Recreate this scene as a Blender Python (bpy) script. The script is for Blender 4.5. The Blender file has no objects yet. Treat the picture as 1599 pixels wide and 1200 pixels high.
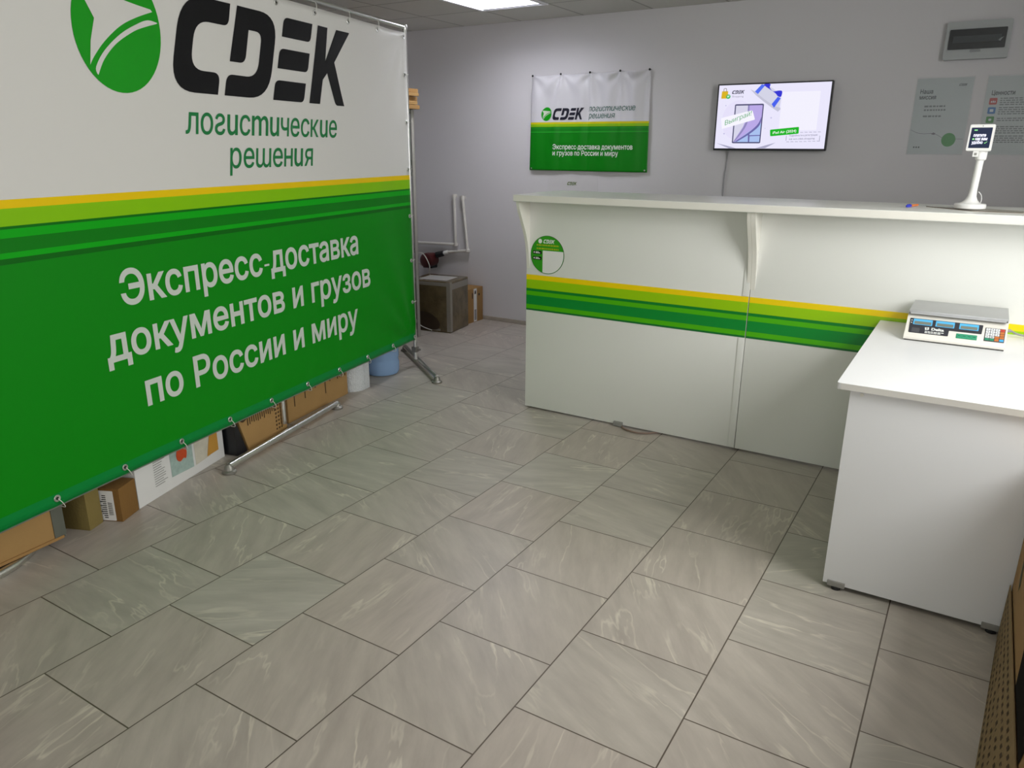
import bpy, bmesh, math, random
import numpy as np
from mathutils import Vector, Matrix
from mathutils.geometry import delaunay_2d_cdt

random.seed(7)
SC = bpy.context.scene
COL = SC.collection

# ------------------------------------------------------------------ camera
cam_data = bpy.data.cameras.new('camera')
cam = bpy.data.objects.new('camera', cam_data)
COL.objects.link(cam)
YAW, PITCH, ROLL = -0.5511, 0.3041, 0.0058
cy, sy, cp, sp = math.cos(YAW), math.sin(YAW), math.cos(PITCH), math.sin(PITCH)
fw = Vector((sy * cp, cy * cp, -sp))
r0 = Vector((cy, -sy, 0))
u0 = r0.cross(fw)
rt = r0 * math.cos(ROLL) + u0 * math.sin(ROLL)
up = u0 * math.cos(ROLL) - r0 * math.sin(ROLL)
mw = Matrix.Identity(4)
for i in range(3):
    mw[i][0], mw[i][1], mw[i][2] = rt[i], up[i], -fw[i]
mw.translation = Vector((0.4895, 0.0, 1.5142))
cam.matrix_world = mw
cam_data.sensor_width = 36.0
cam_data.lens = 1174.5 / 1599 * 36.0
cam_data.clip_start = 0.05
SC.camera = cam

# ------------------------------------------------------------------ world, daylight, exposure
SC.view_settings.view_transform = 'Standard'
SC.view_settings.look = 'None'
SC.view_settings.gamma = 1.0
SC.view_settings.exposure = 0.0
SC.cycles.use_denoising = True
SC.cycles.max_bounces = 10
SC.cycles.diffuse_bounces = 6

world = bpy.data.worlds.new('world')
SC.world = world
world.use_nodes = True
wb = world.node_tree.nodes['Background']
wb.inputs[0].default_value = (0.80, 0.90, 1.0, 1)
wb.inputs[1].default_value = 0.6


def area(name, loc, target, sx, sy_, power, color):
    l = bpy.data.lights.new(name, 'AREA')
    l.shape = 'RECTANGLE'
    l.size, l.size_y = sx, sy_
    l.energy = power
    l.color = color
    o = bpy.data.objects.new(name, l)
    COL.objects.link(o)
    o.location = loc
    d = (Vector(target) - Vector(loc)).normalized()
    o.rotation_euler = d.to_track_quat('-Z', 'Y').to_euler()
    return o


# daylight coming in through the shop window on the right and the glazed front
area('window_daylight', (1.72, 2.28, 1.82), (0.2, 2.25, 1.10), 1.45, 1.2, 76, (1.0, 0.995, 0.975))
area('shopfront_daylight', (0.4, -1.95, 1.45), (0.1, 2.0, 0.9), 1.9, 1.8, 32, (1.0, 0.97, 0.91))


# ------------------------------------------------------------------ helpers
def hexc(h):
    h = h.lstrip('#')
    out = []
    for i in (0, 2, 4):
        c = int(h[i:i + 2], 16) / 255
        out.append(c / 12.92 if c <= 0.04045 else ((c + 0.055) / 1.055) ** 2.4)
    return (out[0], out[1], out[2], 1)


MATS = {}


def mat(name, color, rough=0.5, metal=0.0, var=0.04, scale=8.0, bump=0.0, bscale=60.0, emit=0.0, spec=0.5, coat=0.0):
    """procedural material: base colour with a slight noise variation, optional fine bump"""
    m = bpy.data.materials.new(name)
    m.use_nodes = True
    nt = m.node_tree
    N, L = nt.nodes, nt.links
    b = N['Principled BSDF']
    c = hexc(color) if isinstance(color, str) else color
    b.inputs['Roughness'].default_value = rough
    b.inputs['Metallic'].default_value = metal
    b.inputs['Specular IOR Level'].default_value = spec
    b.inputs['Coat Weight'].default_value = coat
    tc = N.new('ShaderNodeTexCoord')
    if var > 0:
        nz = N.new('ShaderNodeTexNoise')
        nz.inputs['Scale'].default_value = scale
        nz.inputs['Detail'].default_value = 3
        L.new(tc.outputs['Object'], nz.inputs['Vector'])
        mx = N.new('ShaderNodeMix')
        mx.data_type = 'RGBA'
        mx.inputs[6].default_value = tuple(max(0, v * (1 - var)) for v in c[:3]) + (1,)
        mx.inputs[7].default_value = tuple(min(1, v * (1 + var)) for v in c[:3]) + (1,)
        L.new(nz.outputs['Fac'], mx.inputs[0])
        L.new(mx.outputs[2], b.inputs['Base Color'])
    else:
        b.inputs['Base Color'].default_value = c
    if bump > 0:
        nb = N.new('ShaderNodeTexNoise')
        nb.inputs['Scale'].default_value = bscale
        nb.inputs['Detail'].default_value = 4
        L.new(tc.outputs['Object'], nb.inputs['Vector'])
        bp = N.new('ShaderNodeBump')
        bp.inputs['Strength'].default_value = bump
        bp.inputs['Distance'].default_value = 0.01
        L.new(nb.outputs['Fac'], bp.inputs['Height'])
        L.new(bp.outputs[0], b.inputs['Normal'])
    if emit > 0:
        b.inputs['Emission Color'].default_value = c
        b.inputs['Emission Strength'].default_value = emit
    MATS[name] = m
    return m


def stripe_mat(name, stops, zlo, zhi, rough, base_low=None, spec=0.4):
    """horizontal printed bands: constant colour ramp over object Z; stops = [(z, hex)] from the bottom up"""
    m = bpy.data.materials.new(name)
    m.use_nodes = True
    nt = m.node_tree
    N, L = nt.nodes, nt.links
    b = N['Principled BSDF']
    b.inputs['Roughness'].default_value = rough
    b.inputs['Specular IOR Level'].default_value = spec
    tc = N.new('ShaderNodeTexCoord')
    sx = N.new('ShaderNodeSeparateXYZ')
    L.new(tc.outputs['Object'], sx.inputs[0])
    mr = N.new('ShaderNodeMapRange')
    mr.inputs[1].default_value = zlo
    mr.inputs[2].default_value = zhi
    L.new(sx.outputs['Z'], mr.inputs[0])
    cr = N.new('ShaderNodeValToRGB')
    cr.color_ramp.interpolation = 'CONSTANT'
    els = cr.color_ramp.elements
    while len(els) > 1:
        els.remove(els[-1])
    els[0].position = 0.0
    els[0].color = hexc(stops[0][1])
    for z, h in stops[1:]:
        e = els.new((z - zlo) / (zhi - zlo))
        e.color = hexc(h)
    L.new(mr.outputs[0], cr.inputs[0])
    L.new(cr.outputs[0], b.inputs['Base Color'])
    MATS[name] = m
    return m


class MB:
    """collects shapes into one mesh"""

    def __init__(self):
        self.bm = bmesh.new()

    def add(self, other, M=None):
        me = bpy.data.meshes.new('tmp')
        other.to_mesh(me)
        other.free()
        if M is not None:
            me.transform(M)
        self.bm.from_mesh(me)
        bpy.data.meshes.remove(me)
        return self

    def box(self, lo, hi, bev=0.0, seg=2, M=None):
        b = bmesh.new()
        bmesh.ops.create_cube(b, size=1.0)
        lo, hi = Vector(lo), Vector(hi)
        for v in b.verts:
            v.co = Vector((lo[i] + (v.co[i] + 0.5) * (hi[i] - lo[i]) for i in range(3)))
        if bev > 0:
            bmesh.ops.bevel(b, geom=list(b.edges), offset=bev, segments=seg, affect='EDGES', profile=0.7)
        return self.add(b, M)

    def cyl(self, p0, p1, r0_, r1_=None, seg=20, bev=0.0):
        if r1_ is None:
            r1_ = r0_
        p0, p1 = Vector(p0), Vector(p1)
        d = p1 - p0
        b = bmesh.new()
        bmesh.ops.create_cone(b, cap_ends=True, segments=seg, radius1=r0_, radius2=r1_, depth=d.length)
        if bev > 0:
            ed = [e for e in b.edges if len(e.link_faces) == 2 and any(len(f.verts) > 4 for f in e.link_faces)]
            bmesh.ops.bevel(b, geom=ed, offset=bev, segments=2, affect='EDGES')
        q = Vector((0, 0, 1)).rotation_difference(d.normalized())
        return self.add(b, Matrix.Translation((p0 + p1) / 2) @ q.to_matrix().to_4x4())

    def lathe(self, prof, seg=32, M=None, close=True):
        """prof = [(r, z)] from the bottom up, about Z"""
        b = bmesh.new()
        rings = []
        for r, z in prof:
            if r < 1e-6:
                rings.append([b.verts.new((0, 0, z))])
            else:
                rings.append([b.verts.new((r * math.cos(2 * math.pi * k / seg), r * math.sin(2 * math.pi * k / seg), z)) for k in range(seg)])
        for a, c in zip(rings[:-1], rings[1:]):
            for k in range(seg):
                k2 = (k + 1) % seg
                if len(a) == 1 and len(c) == 1:
                    continue
                if len(a) == 1:
                    b.faces.new((a[0], c[k2], c[k]))
                elif len(c) == 1:
                    b.faces.new((a[k], a[k2], c[0]))
                else:
                    b.faces.new((a[k], a[k2], c[k2], c[k]))
        if close:
            if len(rings[0]) > 1:
                b.faces.new(list(reversed(rings[0])))
            if len(rings[-1]) > 1:
                b.faces.new(rings[-1])
        return self.add(b, M)

    def tube(self, pts, r, seg=10, sub=6, cyclic=False):
        """round tube along a smoothed path"""
        pts = [Vector(p) for p in pts]
        if sub > 1:
            pts = catmull(pts, sub, cyclic)
        b = bmesh.new()
        rings = []
        n = len(pts)
        prev = None
        for i, p in enumerate(pts):
            if cyclic:
                t = (pts[(i + 1) % n] - pts[i - 1])
            else:
                t = pts[min(i + 1, n - 1)] - pts[max(i - 1, 0)]
            t.normalize()
            if prev is None:
                a = Vector((0, 0, 1)) if abs(t.z) < 0.9 else Vector((1, 0, 0))
                x = t.cross(a).normalized()
            else:
                x = (prev - t * prev.dot(t)).normalized()
            prev = x
            y = t.cross(x)
            rings.append([b.verts.new(p + (x * math.cos(2 * math.pi * k / seg) + y * math.sin(2 * math.pi * k / seg)) * r) for k in range(seg)])
        rng = range(n if cyclic else n - 1)
        for i in rng:
            a, c = rings[i], rings[(i + 1) % n]
            for k in range(seg):
                b.faces.new((a[k], a[(k + 1) % seg], c[(k + 1) % seg], c[k]))
        if not cyclic:
            b.faces.new(list(reversed(rings[0])))
            b.faces.new(rings[-1])
        return self.add(b)

    def prism(self, poly, fn, h):
        """poly in 2D; fn(x, y, w) -> 3D point; extruded from w=0 to w=h"""
        b = bmesh.new()
        lo = [b.verts.new(fn(x, y, 0)) for x, y in poly]
        hi = [b.verts.new(fn(x, y, h)) for x, y in poly]
        n = len(poly)
        b.faces.new(list(reversed(lo)))
        b.faces.new(hi)
        for i in range(n):
            j = (i + 1) % n
            b.faces.new((lo[i], lo[j], hi[j], hi[i]))
        bmesh.ops.recalc_face_normals(b, faces=list(b.faces))
        return self.add(b)

    def flat(self, poly, fn, cuts=None):
        """flat print: polygon in 2D mapped by fn(x, y)"""
        b = bmesh.new()
        f = b.faces.new([b.verts.new((x, y, 0)) for x, y in poly])
        if f.normal.z < 0 or f.calc_area() == 0:
            pass
        f.normal_update()
        if f.normal.z < 0:
            f.normal_flip()
        bmesh.ops.triangulate(b, faces=list(b.faces))
        cut_grid(b, cuts)
        for v in b.verts:
            v.co = fn(v.co.x, v.co.y)
        return self.add(b)

    def text(self, s, fn, width=None, height=None, shear=0.0, bold=0.0, x0=0.0, y0=0.0, cuts=None, align='L', res=5, space=1.0):
        """lettering: baseline starts at (x0, y0); width = total width; height = height of a capital letter"""
        cu = bpy.data.curves.new('lettering_curve', 'FONT')
        cu.body = s
        cu.shear = shear
        cu.resolution_u = res
        cu.space_character = space
        cu.fill_mode = 'NONE'
        o = bpy.data.objects.new('lettering_curve', cu)
        COL.objects.link(o)
        me = bpy.data.meshes.new_from_object(o.evaluated_get(bpy.context.evaluated_depsgraph_get()))
        bpy.data.objects.remove(o)
        bpy.data.curves.remove(cu)
        b = fill_outline(me, bold)
        bpy.data.meshes.remove(me)
        xs = [v.co.x for v in b.verts]
        a, c = min(xs), max(xs)
        ky = (height if height else 1.0) / 0.729
        kx = (width / (c - a)) if width else ky
        sh = {'L': 0.0, 'C': 0.5, 'R': 1.0}[align]
        for v in b.verts:
            v.co = Vector((x0 + (v.co.x - a - sh * (c - a)) * kx, y0 + v.co.y * ky, 0))
        cut_grid(b, cuts)
        for v in b.verts:
            v.co = fn(v.co.x, v.co.y)
        return self.add(b)


def fill_outline(me, bold=0.0):
    """fills closed outlines (letters with their holes): triangulate, keep what the outlines wind around"""
    V = [Vector(v.co[:2]) for v in me.vertices]
    Ed = [tuple(e.vertices) for e in me.edges]
    nxt = {}
    for a, c in Ed:
        nxt.setdefault(a, []).append(c)
        nxt.setdefault(c, []).append(a)
    # outlines in vertex order give each edge its direction
    seen, dirs, loops = set(), [], []
    for s0 in range(len(V)):
        if s0 in seen or s0 not in nxt:
            continue
        cur, prev = s0, None
        first = s0 + 1 if s0 + 1 in nxt[s0] else nxt[s0][0]
        n_ = first
        loop = []
        loops.append(loop)
        while True:
            seen.add(cur)
            loop.append(cur)
            dirs.append((cur, n_))
            prev, cur = cur, n_
            if cur == s0:
                break
            o_ = [q for q in nxt[cur] if q != prev]
            if not o_ or cur in seen:
                break
            n_ = o_[0]
    if bold:
        area_ = lambda lp: sum(V[lp[k - 1]].x * V[lp[k]].y - V[lp[k]].x * V[lp[k - 1]].y for k in range(len(lp))) / 2
        sg = 1 if max((area_(lp) for lp in loops), key=abs) > 0 else -1
        W = list(V)
        for lp in loops:
            n = len(lp)
            for k in range(n):
                p, a, c = V[lp[k]], V[lp[k - 1]], V[lp[(k + 1) % n]]
                e0, e1 = (p - a), (c - p)
                if e0.length < 1e-7 or e1.length < 1e-7:
                    continue
                e0.normalize()
                e1.normalize()
                n0, n1 = Vector((e0.y, -e0.x)) * sg, Vector((e1.y, -e1.x)) * sg
                m_ = n0 + n1
                W[lp[k]] = p + m_ * (bold / max(0.35, 1 + n0.dot(n1)))
        V = W
    vs, _, fs, _, _, _ = delaunay_2d_cdt(V, Ed, [], 0, 1e-6)
    P = np.array([[v.x, v.y] for v in V])
    A, B = P[[d[0] for d in dirs]], P[[d[1] for d in dirs]]
    b = bmesh.new()
    bv = [b.verts.new((v.x, v.y, 0)) for v in vs]
    for f in fs:
        c = sum((vs[i] for i in f), Vector((0, 0))) / len(f)
        up_ = (A[:, 1] <= c.y) & (B[:, 1] > c.y)
        dn = (A[:, 1] > c.y) & (B[:, 1] <= c.y)
        cr = (B[:, 0] - A[:, 0]) * (c.y - A[:, 1]) - (c.x - A[:, 0]) * (B[:, 1] - A[:, 1])
        if int((up_ & (cr > 0)).sum()) - int((dn & (cr < 0)).sum()) != 0:
            try:
                b.faces.new([bv[i] for i in f])
            except ValueError:
                pass
    return b


def clip_half(poly, ax, c, sgn):
    out = []
    for k in range(len(poly)):
        a, b_ = poly[k - 1], poly[k]
        da, db = (a[ax] - c) * sgn, (b_[ax] - c) * sgn
        if (da >= 0) != (db >= 0):
            t_ = da / (da - db)
            out.append((a[0] + (b_[0] - a[0]) * t_, a[1] + (b_[1] - a[1]) * t_))
        if db >= 0:
            out.append(b_)
    return out


def gridded(f, x0, y0, st):
    """the height field as the cloth mesh itself interpolates it between its grid points"""
    memo = {}

    def g(i, j):
        if (i, j) not in memo:
            memo[(i, j)] = f(x0 + i * st, y0 + j * st)
        return memo[(i, j)]

    def h(x, y):
        fx_, fy_ = (x - x0) / st, (y - y0) / st
        i, j = math.floor(fx_ + 1e-6), math.floor(fy_ + 1e-6)
        a, c = fx_ - i, fy_ - j
        if abs(a) < 1e-4 and abs(c) < 1e-4:
            return g(i, j)
        return (g(i, j) * (1 - a) + g(i + 1, j) * a) * (1 - c) + (g(i, j + 1) * (1 - a) + g(i + 1, j + 1) * a) * c
    return h


def cut_grid(b, cuts):
    """cuts a flat print along the lines of the cloth's own grid so that it follows the cloth"""
    if not cuts:
        return
    x0, x1, y0, y1, st = cuts
    bmesh.ops.triangulate(b, faces=list(b.faces))
    polys = [[(v.co.x, v.co.y) for v in f.verts] for f in b.faces]
    for ax, lo in ((0, x0), (1, y0)):
        nxt = []
        for p in polys:
            mn, mx = min(q[ax] for q in p), max(q[ax] for q in p)
            k0, k1 = math.floor((mn - lo) / st + 1e-7), math.ceil((mx - lo) / st - 1e-7)
            if k1 - k0 <= 1:
                nxt.append(p)
                continue
            for k in range(k0, k1):
                q = clip_half(p, ax, lo + k * st, 1)
                if len(q) >= 3:
                    q = clip_half(q, ax, lo + (k + 1) * st, -1)
                if len(q) >= 3:
                    nxt.append(q)
        polys = nxt
    b.clear()
    for p in polys:
        b.faces.new([b.verts.new((x, y, 0)) for x, y in p])


def catmull(pts, sub, cyclic=False):
    n = len(pts)
    out = []
    rng = range(n if cyclic else n - 1)
    for i in rng:
        if cyclic:
            p0, p1, p2, p3 = pts[i - 1], pts[i], pts[(i + 1) % n], pts[(i + 2) % n]
        else:
            p0, p1, p2, p3 = pts[max(i - 1, 0)], pts[i], pts[i + 1], pts[min(i + 2, n - 1)]
        for k in range(sub):
            t = k / sub
            out.append(0.5 * ((2 * p1) + (p2 - p0) * t + (2 * p0 - 5 * p1 + 4 * p2 - p3) * t * t + (3 * p1 - p0 - 3 * p2 + p3) * t ** 3))
    if not cyclic:
        out.append(pts[-1])
    return out


def cat2(pts, sub=6, cyclic=False):
    return [(p.x, p.y) for p in catmull([Vector((x, y)) for x, y in pts], sub, cyclic)]


def rpoly(pts, seg=6):
    """polygon with rounded corners; pts = [(x, y, radius)]"""
    out = []
    n = len(pts)
    for i in range(n):
        p = Vector(pts[i][:2])
        r = pts[i][2] if len(pts[i]) > 2 else 0
        if r <= 0:
            out.append((p.x, p.y))
            continue
        a = Vector(pts[i - 1][:2]) - p
        c = Vector(pts[(i + 1) % n][:2]) - p
        r = min(r, a.length * 0.499, c.length * 0.499)
        pa = p + a.normalized() * r
        pc = p + c.normalized() * r
        for k in range(seg + 1):
            t = k / seg
            q = pa * (1 - t) ** 2 + p * 2 * t * (1 - t) + pc * t * t
            out.append((q.x, q.y))
    return out


def rrect(x0, y0, x1, y1, r, seg=5):
    return rpoly([(x0, y0, r), (x1, y0, r), (x1, y1, r), (x0, y1, r)], seg)


def ellipse(cx_, cy_, a, b, n=40):
    return [(cx_ + a * math.cos(2 * math.pi * k / n), cy_ + b * math.sin(2 * math.pi * k / n)) for k in range(n)]


def origin_of(p):
    while p is not None and p.parent is not None:
        p = p.parent
    return p


def obj(name, mb, m, parent=None, world=False, smooth=True, ang=35):
    """links a mesh object; world=True when the shape was built in world coordinates under a placed parent"""
    me = bpy.data.meshes.new(name)
    bm = mb.bm if isinstance(mb, MB) else mb
    bmesh.ops.remove_doubles(bm, verts=list(bm.verts), dist=1e-6)
    bm.to_mesh(me)
    bm.free()
    o = bpy.data.objects.new(name, me)
    COL.objects.link(o)
    for x in (m if isinstance(m, (list, tuple)) else [m]):
        me.materials.append(x)
    if smooth:
        me.polygons.foreach_set('use_smooth', [True] * len(me.polygons))
        me.set_sharp_from_angle(angle=math.radians(ang))
    if parent is not None:
        if world:
            root = origin_of(parent)
            M = Matrix.Translation(root.location) @ root.rotation_euler.to_matrix().to_4x4()
            me.transform(M.inverted())
        o.parent = parent
    return o


def tag(o, label, cat, group=None):
    o['label'] = label
    o['category'] = cat
    if group:
        o['group'] = group
    return o


def thing(name, label, cat, loc=(0, 0, 0), rz=0.0, group=None):
    o = bpy.data.objects.new(name, None)
    o.empty_display_size = 0.05
    COL.objects.link(o)
    o.location = loc
    o.rotation_euler = (0, 0, rz)
    return tag(o, label, cat, group)


def struct(name, mb, m, parent=None):
    o = obj(name, mb, m, parent)
    if parent is None:
        o['kind'] = 'structure'
    return o


# ------------------------------------------------------------------ materials
white_lam = mat('white_laminate', '#e3e4df', 0.32, var=0.012, scale=3)
white_edge = mat('white_edge_banding', '#e4e2d9', 0.4, var=0.02)
desk_white = mat('desk_laminate', '#e4e5e6', 0.34, var=0.012, scale=3)
steel = mat('chromed_tube', '#dcdcd8', 0.33, 1.0, var=0.05, scale=20)
dull_steel = mat('grey_cast_pad', '#8f8d86', 0.45, 0.6, var=0.1, scale=30)
card = mat('brown_cardboard', '#9f7a48', 0.85, var=0.10, scale=6, bump=0.15, bscale=90)
card_dark = mat('dark_brown_cardboard', '#7d5a28', 0.85, var=0.12, scale=6, bump=0.15, bscale=90)
card_olive = mat('olive_brown_cardboard', '#80703c', 0.85, var=0.12, scale=6, bump=0.15, bscale=90)
card_tan = mat('tan_cardboard', '#a68350', 0.85, var=0.08, scale=6, bump=0.15, bscale=90)
black = mat('black_plastic', '#15161a', 0.4, var=0.1, scale=20)
ink = mat('black_ink', '#101012', 0.5, var=0.08, scale=10, spec=0.25)
brown_ink = mat('brown_print', '#4a361d', 0.8, var=0.1, scale=20)
green_ink = mat('green_ink', '#0a7a3c', 0.45, var=0.04)
globe_green = mat('emblem_green', '#009a06', 0.4, var=0.05, scale=5)
white_ink = mat('white_ink', '#e6eae6', 0.5, var=0.02)
paper = mat('white_paper', '#e8e8e6', 0.6, var=0.02)
plastic_white = mat('white_plastic', '#eeeeec', 0.35, var=0.015)
grey_plastic = mat('grey_plastic', '#8e8e8a', 0.45, var=0.05)

# floor: square stone-look tiles laid in half bond
TILE = 0.42
floor_m = bpy.data.materials.new('grey_stone_floor_tiles')
floor_m.use_nodes = True
N, L = floor_m.node_tree.nodes, floor_m.node_tree.links
b = N['Principled BSDF']
tc = N.new('ShaderNodeTexCoord')
sx = N.new('ShaderNodeSeparateXYZ')
L.new(tc.outputs['Object'], sx.inputs[0])


def mth(op, a, b_=None, c_=None, nt=(N, L)):
    n = nt[0].new('ShaderNodeMath')
    n.operation = op
    for i, v in enumerate((a, b_, c_)):
        if v is None:
            continue
        if isinstance(v, (int, float)):
            n.inputs[i].default_value = v
        else:
            nt[1].new(v, n.inputs[i])
    return n.outputs[0]


ty = mth('DIVIDE', sx.outputs['X'], TILE * 1.0084)
tx = mth('ADD', mth('DIVIDE', sx.outputs['Y'], TILE), 0.405)
cb = N.new('ShaderNodeCombineXYZ')
L.new(tx, cb.inputs[0])
L.new(ty, cb.inputs[1])
br = N.new('ShaderNodeTexBrick')
br.offset = 0.5
br.offset_frequency = 2
br.inputs['Color1'].default_value = (0, 0, 0, 1)
br.inputs['Color2'].default_value = (1, 1, 1, 1)
br.inputs['Mortar'].default_value = (0.5, 0.5, 0.5, 1)
br.inputs['Scale'].default_value = 1.0
br.inputs['Brick Width'].default_value = 1.0
br.inputs['Row Height'].default_value = 1.0
br.inputs['Mortar Size'].default_value = 0.0052
br.inputs['Mortar Smooth'].default_value = 0.1
L.new(cb.outputs[0], br.inputs['Vector'])
# a random offset and turn for every tile
rnd = br.outputs['Color']
wn = N.new('ShaderNodeTexWhiteNoise')
wn.noise_dimensions = '1D'
L.new(rnd, wn.inputs['W'])
off = N.new('ShaderNodeVectorMath')
off.operation = 'SCALE'
off.inputs['Scale'].default_value = 37.0
L.new(wn.outputs['Color'], off.inputs[0])
flr = N.new('ShaderNodeVectorMath')
flr.operation = 'ADD'
L.new(cb.outputs[0], flr.inputs[0])
L.new(off.outputs[0], flr.inputs[1])
vr = N.new('ShaderNodeVectorRotate')
vr.rotation_type = 'Z_AXIS'
L.new(flr.outputs[0], vr.inputs['Vector'])
L.new(mth('MULTIPLY', wn.outputs['Value'], 2.2), vr.inputs['Angle'])
mp = N.new('ShaderNodeMapping')
mp.inputs['Scale'].default_value = (0.5, 2.3, 1.0)
L.new(vr.outputs[0], mp.inputs[0])
n1 = N.new('ShaderNodeTexNoise')
n1.inputs['Scale'].default_value = 1.35
n1.inputs['Detail'].default_value = 4.0
n1.inputs['Roughness'].default_value = 0.55
n1.inputs['Distortion'].default_value = 0.25
L.new(mp.outputs[0], n1.inputs['Vector'])
vein = mth('ABSOLUTE', mth('SUBTRACT', n1.outputs['Fac'], 0.5))
vcr = N.new('ShaderNodeMapRange')
vcr.inputs[1].default_value = 0.0
vcr.inputs[2].default_value = 0.019
vcr.inputs[3].default_value = 1.0
vcr.inputs[4].default_value = 0.0
L.new(vein, vcr.inputs[0])
n2 = N.new('ShaderNodeTexNoise')
n2.inputs['Scale'].default_value = 1.6
n2.inputs['Detail'].default_value = 3
L.new(flr.outputs[0], n2.inputs['Vector'])
vmask = N.new('ShaderNodeMapRange')
vmask.inputs[1].default_value = 0.42
vmask.inputs[2].default_value = 0.70
vmask.inputs[3].default_value = 0.0
vmask.inputs[4].default_value = 0.78
L.new(n2.outputs['Fac'], vmask.inputs[0])
vamt = mth('MULTIPLY', vcr.outputs[0], vmask.outputs[0])
n3 = N.new('ShaderNodeTexNoise')
n3.inputs['Scale'].default_value = 3.0
n3.inputs['Detail'].default_value = 6
n3.inputs['Roughness'].default_value = 0.6
L.new(mp.outputs[0], n3.inputs['Vector'])
bcr = N.new('ShaderNodeValToRGB')
bcr.color_ramp.elements[0].position = 0.3
bcr.color_ramp.elements[0].color = hexc('#a59d95')
bcr.color_ramp.elements[1].position = 0.72
bcr.color_ramp.elements[1].color = hexc('#bbb3aa')
L.new(n3.outputs['Fac'], bcr.inputs[0])
hue = N.new('ShaderNodeMix')
hue.data_type = 'RGBA'
hue.blend_type = 'MULTIPLY'
hue.inputs[0].default_value = 1.0
hcr = N.new('ShaderNodeValToRGB')
hcr.color_ramp.elements[0].color = (0.98, 0.955, 0.94, 1)
hcr.color_ramp.elements[1].color = (0.965, 1.0, 0.985, 1)
L.new(wn.outputs['Value'], hcr.inputs[0])
L.new(bcr.outputs[0], hue.inputs[6])
L.new(hcr.outputs[0], hue.inputs[7])
mv = N.new('ShaderNodeMix')
mv.data_type = 'RGBA'
L.new(vamt, mv.inputs[0])
L.new(hue.outputs[2], mv.inputs[6])
mv.inputs[7].default_value = hexc('#d6cfbf')
mg = N.new('ShaderNodeMix')
mg.data_type = 'RGBA'
L.new(br.outputs['Fac'], mg.inputs[0])
L.new(mv.outputs[2], mg.inputs[6])
mg.inputs[7].default_value = hexc('#5a5046')
L.new(mg.outputs[2], b.inputs['Base Color'])
rr = N.new('ShaderNodeMapRange')
rr.inputs[3].default_value = 0.30
rr.inputs[4].default_value = 0.46
L.new(n3.outputs['Fac'], rr.inputs[0])
L.new(rr.outputs[0], b.inputs['Roughness'])
b.inputs['Specular IOR Level'].default_value = 0.5
bp = N.new('ShaderNodeBump')
bp.inputs['Strength'].default_value = 0.5
bp.inputs['Distance'].default_value = 0.002
bp.invert = True
L.new(br.outputs['Fac'], bp.inputs['Height'])
L.new(bp.outputs[0], b.inputs['Normal'])

wall_m = mat('painted_wall', '#d0ced1', 0.75, var=0.03, scale=1.2, bump=0.08, bscale=45)
# suspended ceiling: mineral tiles on a grid
ceil_m = bpy.data.materials.new('suspended_ceiling_tiles')
ceil_m.use_nodes = True
N2, L2 = ceil_m.node_tree.nodes, ceil_m.node_tree.links
b2 = N2['Principled BSDF']
b2.inputs['Roughness'].default_value = 0.9
tc2 = N2.new('ShaderNodeTexCoord')
mp2 = N2.new('ShaderNodeMapping')
mp2.inputs['Location'].default_value = (2.94 / 0.56 + 100, -5.13 / 0.56 + 100, 0)
mp2.inputs['Scale'].default_value = (1 / 0.56, 1 / 0.56, 1)
L2.new(tc2.outputs['Object'], mp2.inputs[0])
br2 = N2.new('ShaderNodeTexBrick')
br2.offset = 0.0
br2.inputs['Color1'].default_value = hexc('#d2d1cb')
br2.inputs['Color2'].default_value = hexc('#d8d7d1')
br2.inputs['Mortar'].default_value = hexc('#a5a49e')
br2.inputs['Scale'].default_value = 1
br2.inputs['Brick Width'].default_value = 1
br2.inputs['Row Height'].default_value = 1
br2.inputs['Mortar Size'].default_value = 0.014
L2.new(mp2.outputs[0], br2.inputs['Vector'])
nz2 = N2.new('ShaderNodeTexNoise')
nz2.inputs['Scale'].default_value = 120
L2.new(tc2.outputs['Object'], nz2.inputs['Vector'])
mx2 = N2.new('ShaderNodeMix')
mx2.data_type = 'RGBA'
mx2.blend_type = 'MULTIPLY'
mx2.inputs[0].default_value = 0.12
L2.new(br2.outputs['Color'], mx2.inputs[6])
L2.new(nz2.outputs['Color'], mx2.inputs[7])
L2.new(mx2.outputs[2], b2.inputs['Base Color'])
bp2 = N2.new('ShaderNodeBump')
bp2.inputs['Strength'].default_value = 0.4
bp2.inputs['Distance'].default_value = 0.004
bp2.invert = True
L2.new(br2.outputs['Fac'], bp2.inputs['Height'])
L2.new(bp2.outputs[0], b2.inputs['Normal'])

glass_m = bpy.data.materials.new('window_glass')
glass_m.use_nodes = True
gN, gL = glass_m.node_tree.nodes, glass_m.node_tree.links
gN.remove(gN['Principled BSDF'])
tr = gN.new('ShaderNodeBsdfTransparent')
gl = gN.new('ShaderNodeBsdfGlossy')
gl.inputs['Roughness'].default_value = 0.02
ms = gN.new('ShaderNodeMixShader')
ms.inputs[0].default_value = 0.06
gL.new(tr.outputs[0], ms.inputs[1])
gL.new(gl.outputs[0], ms.inputs[2])
gL.new(ms.outputs[0], gN['Material Output'].inputs[0])


def clear_mat(name, color, alpha, rough=0.1):
    m = mat(name, color, rough, var=0.03)
    m.node_tree.nodes['Principled BSDF'].inputs['Alpha'].default_value = alpha
    return m


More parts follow.
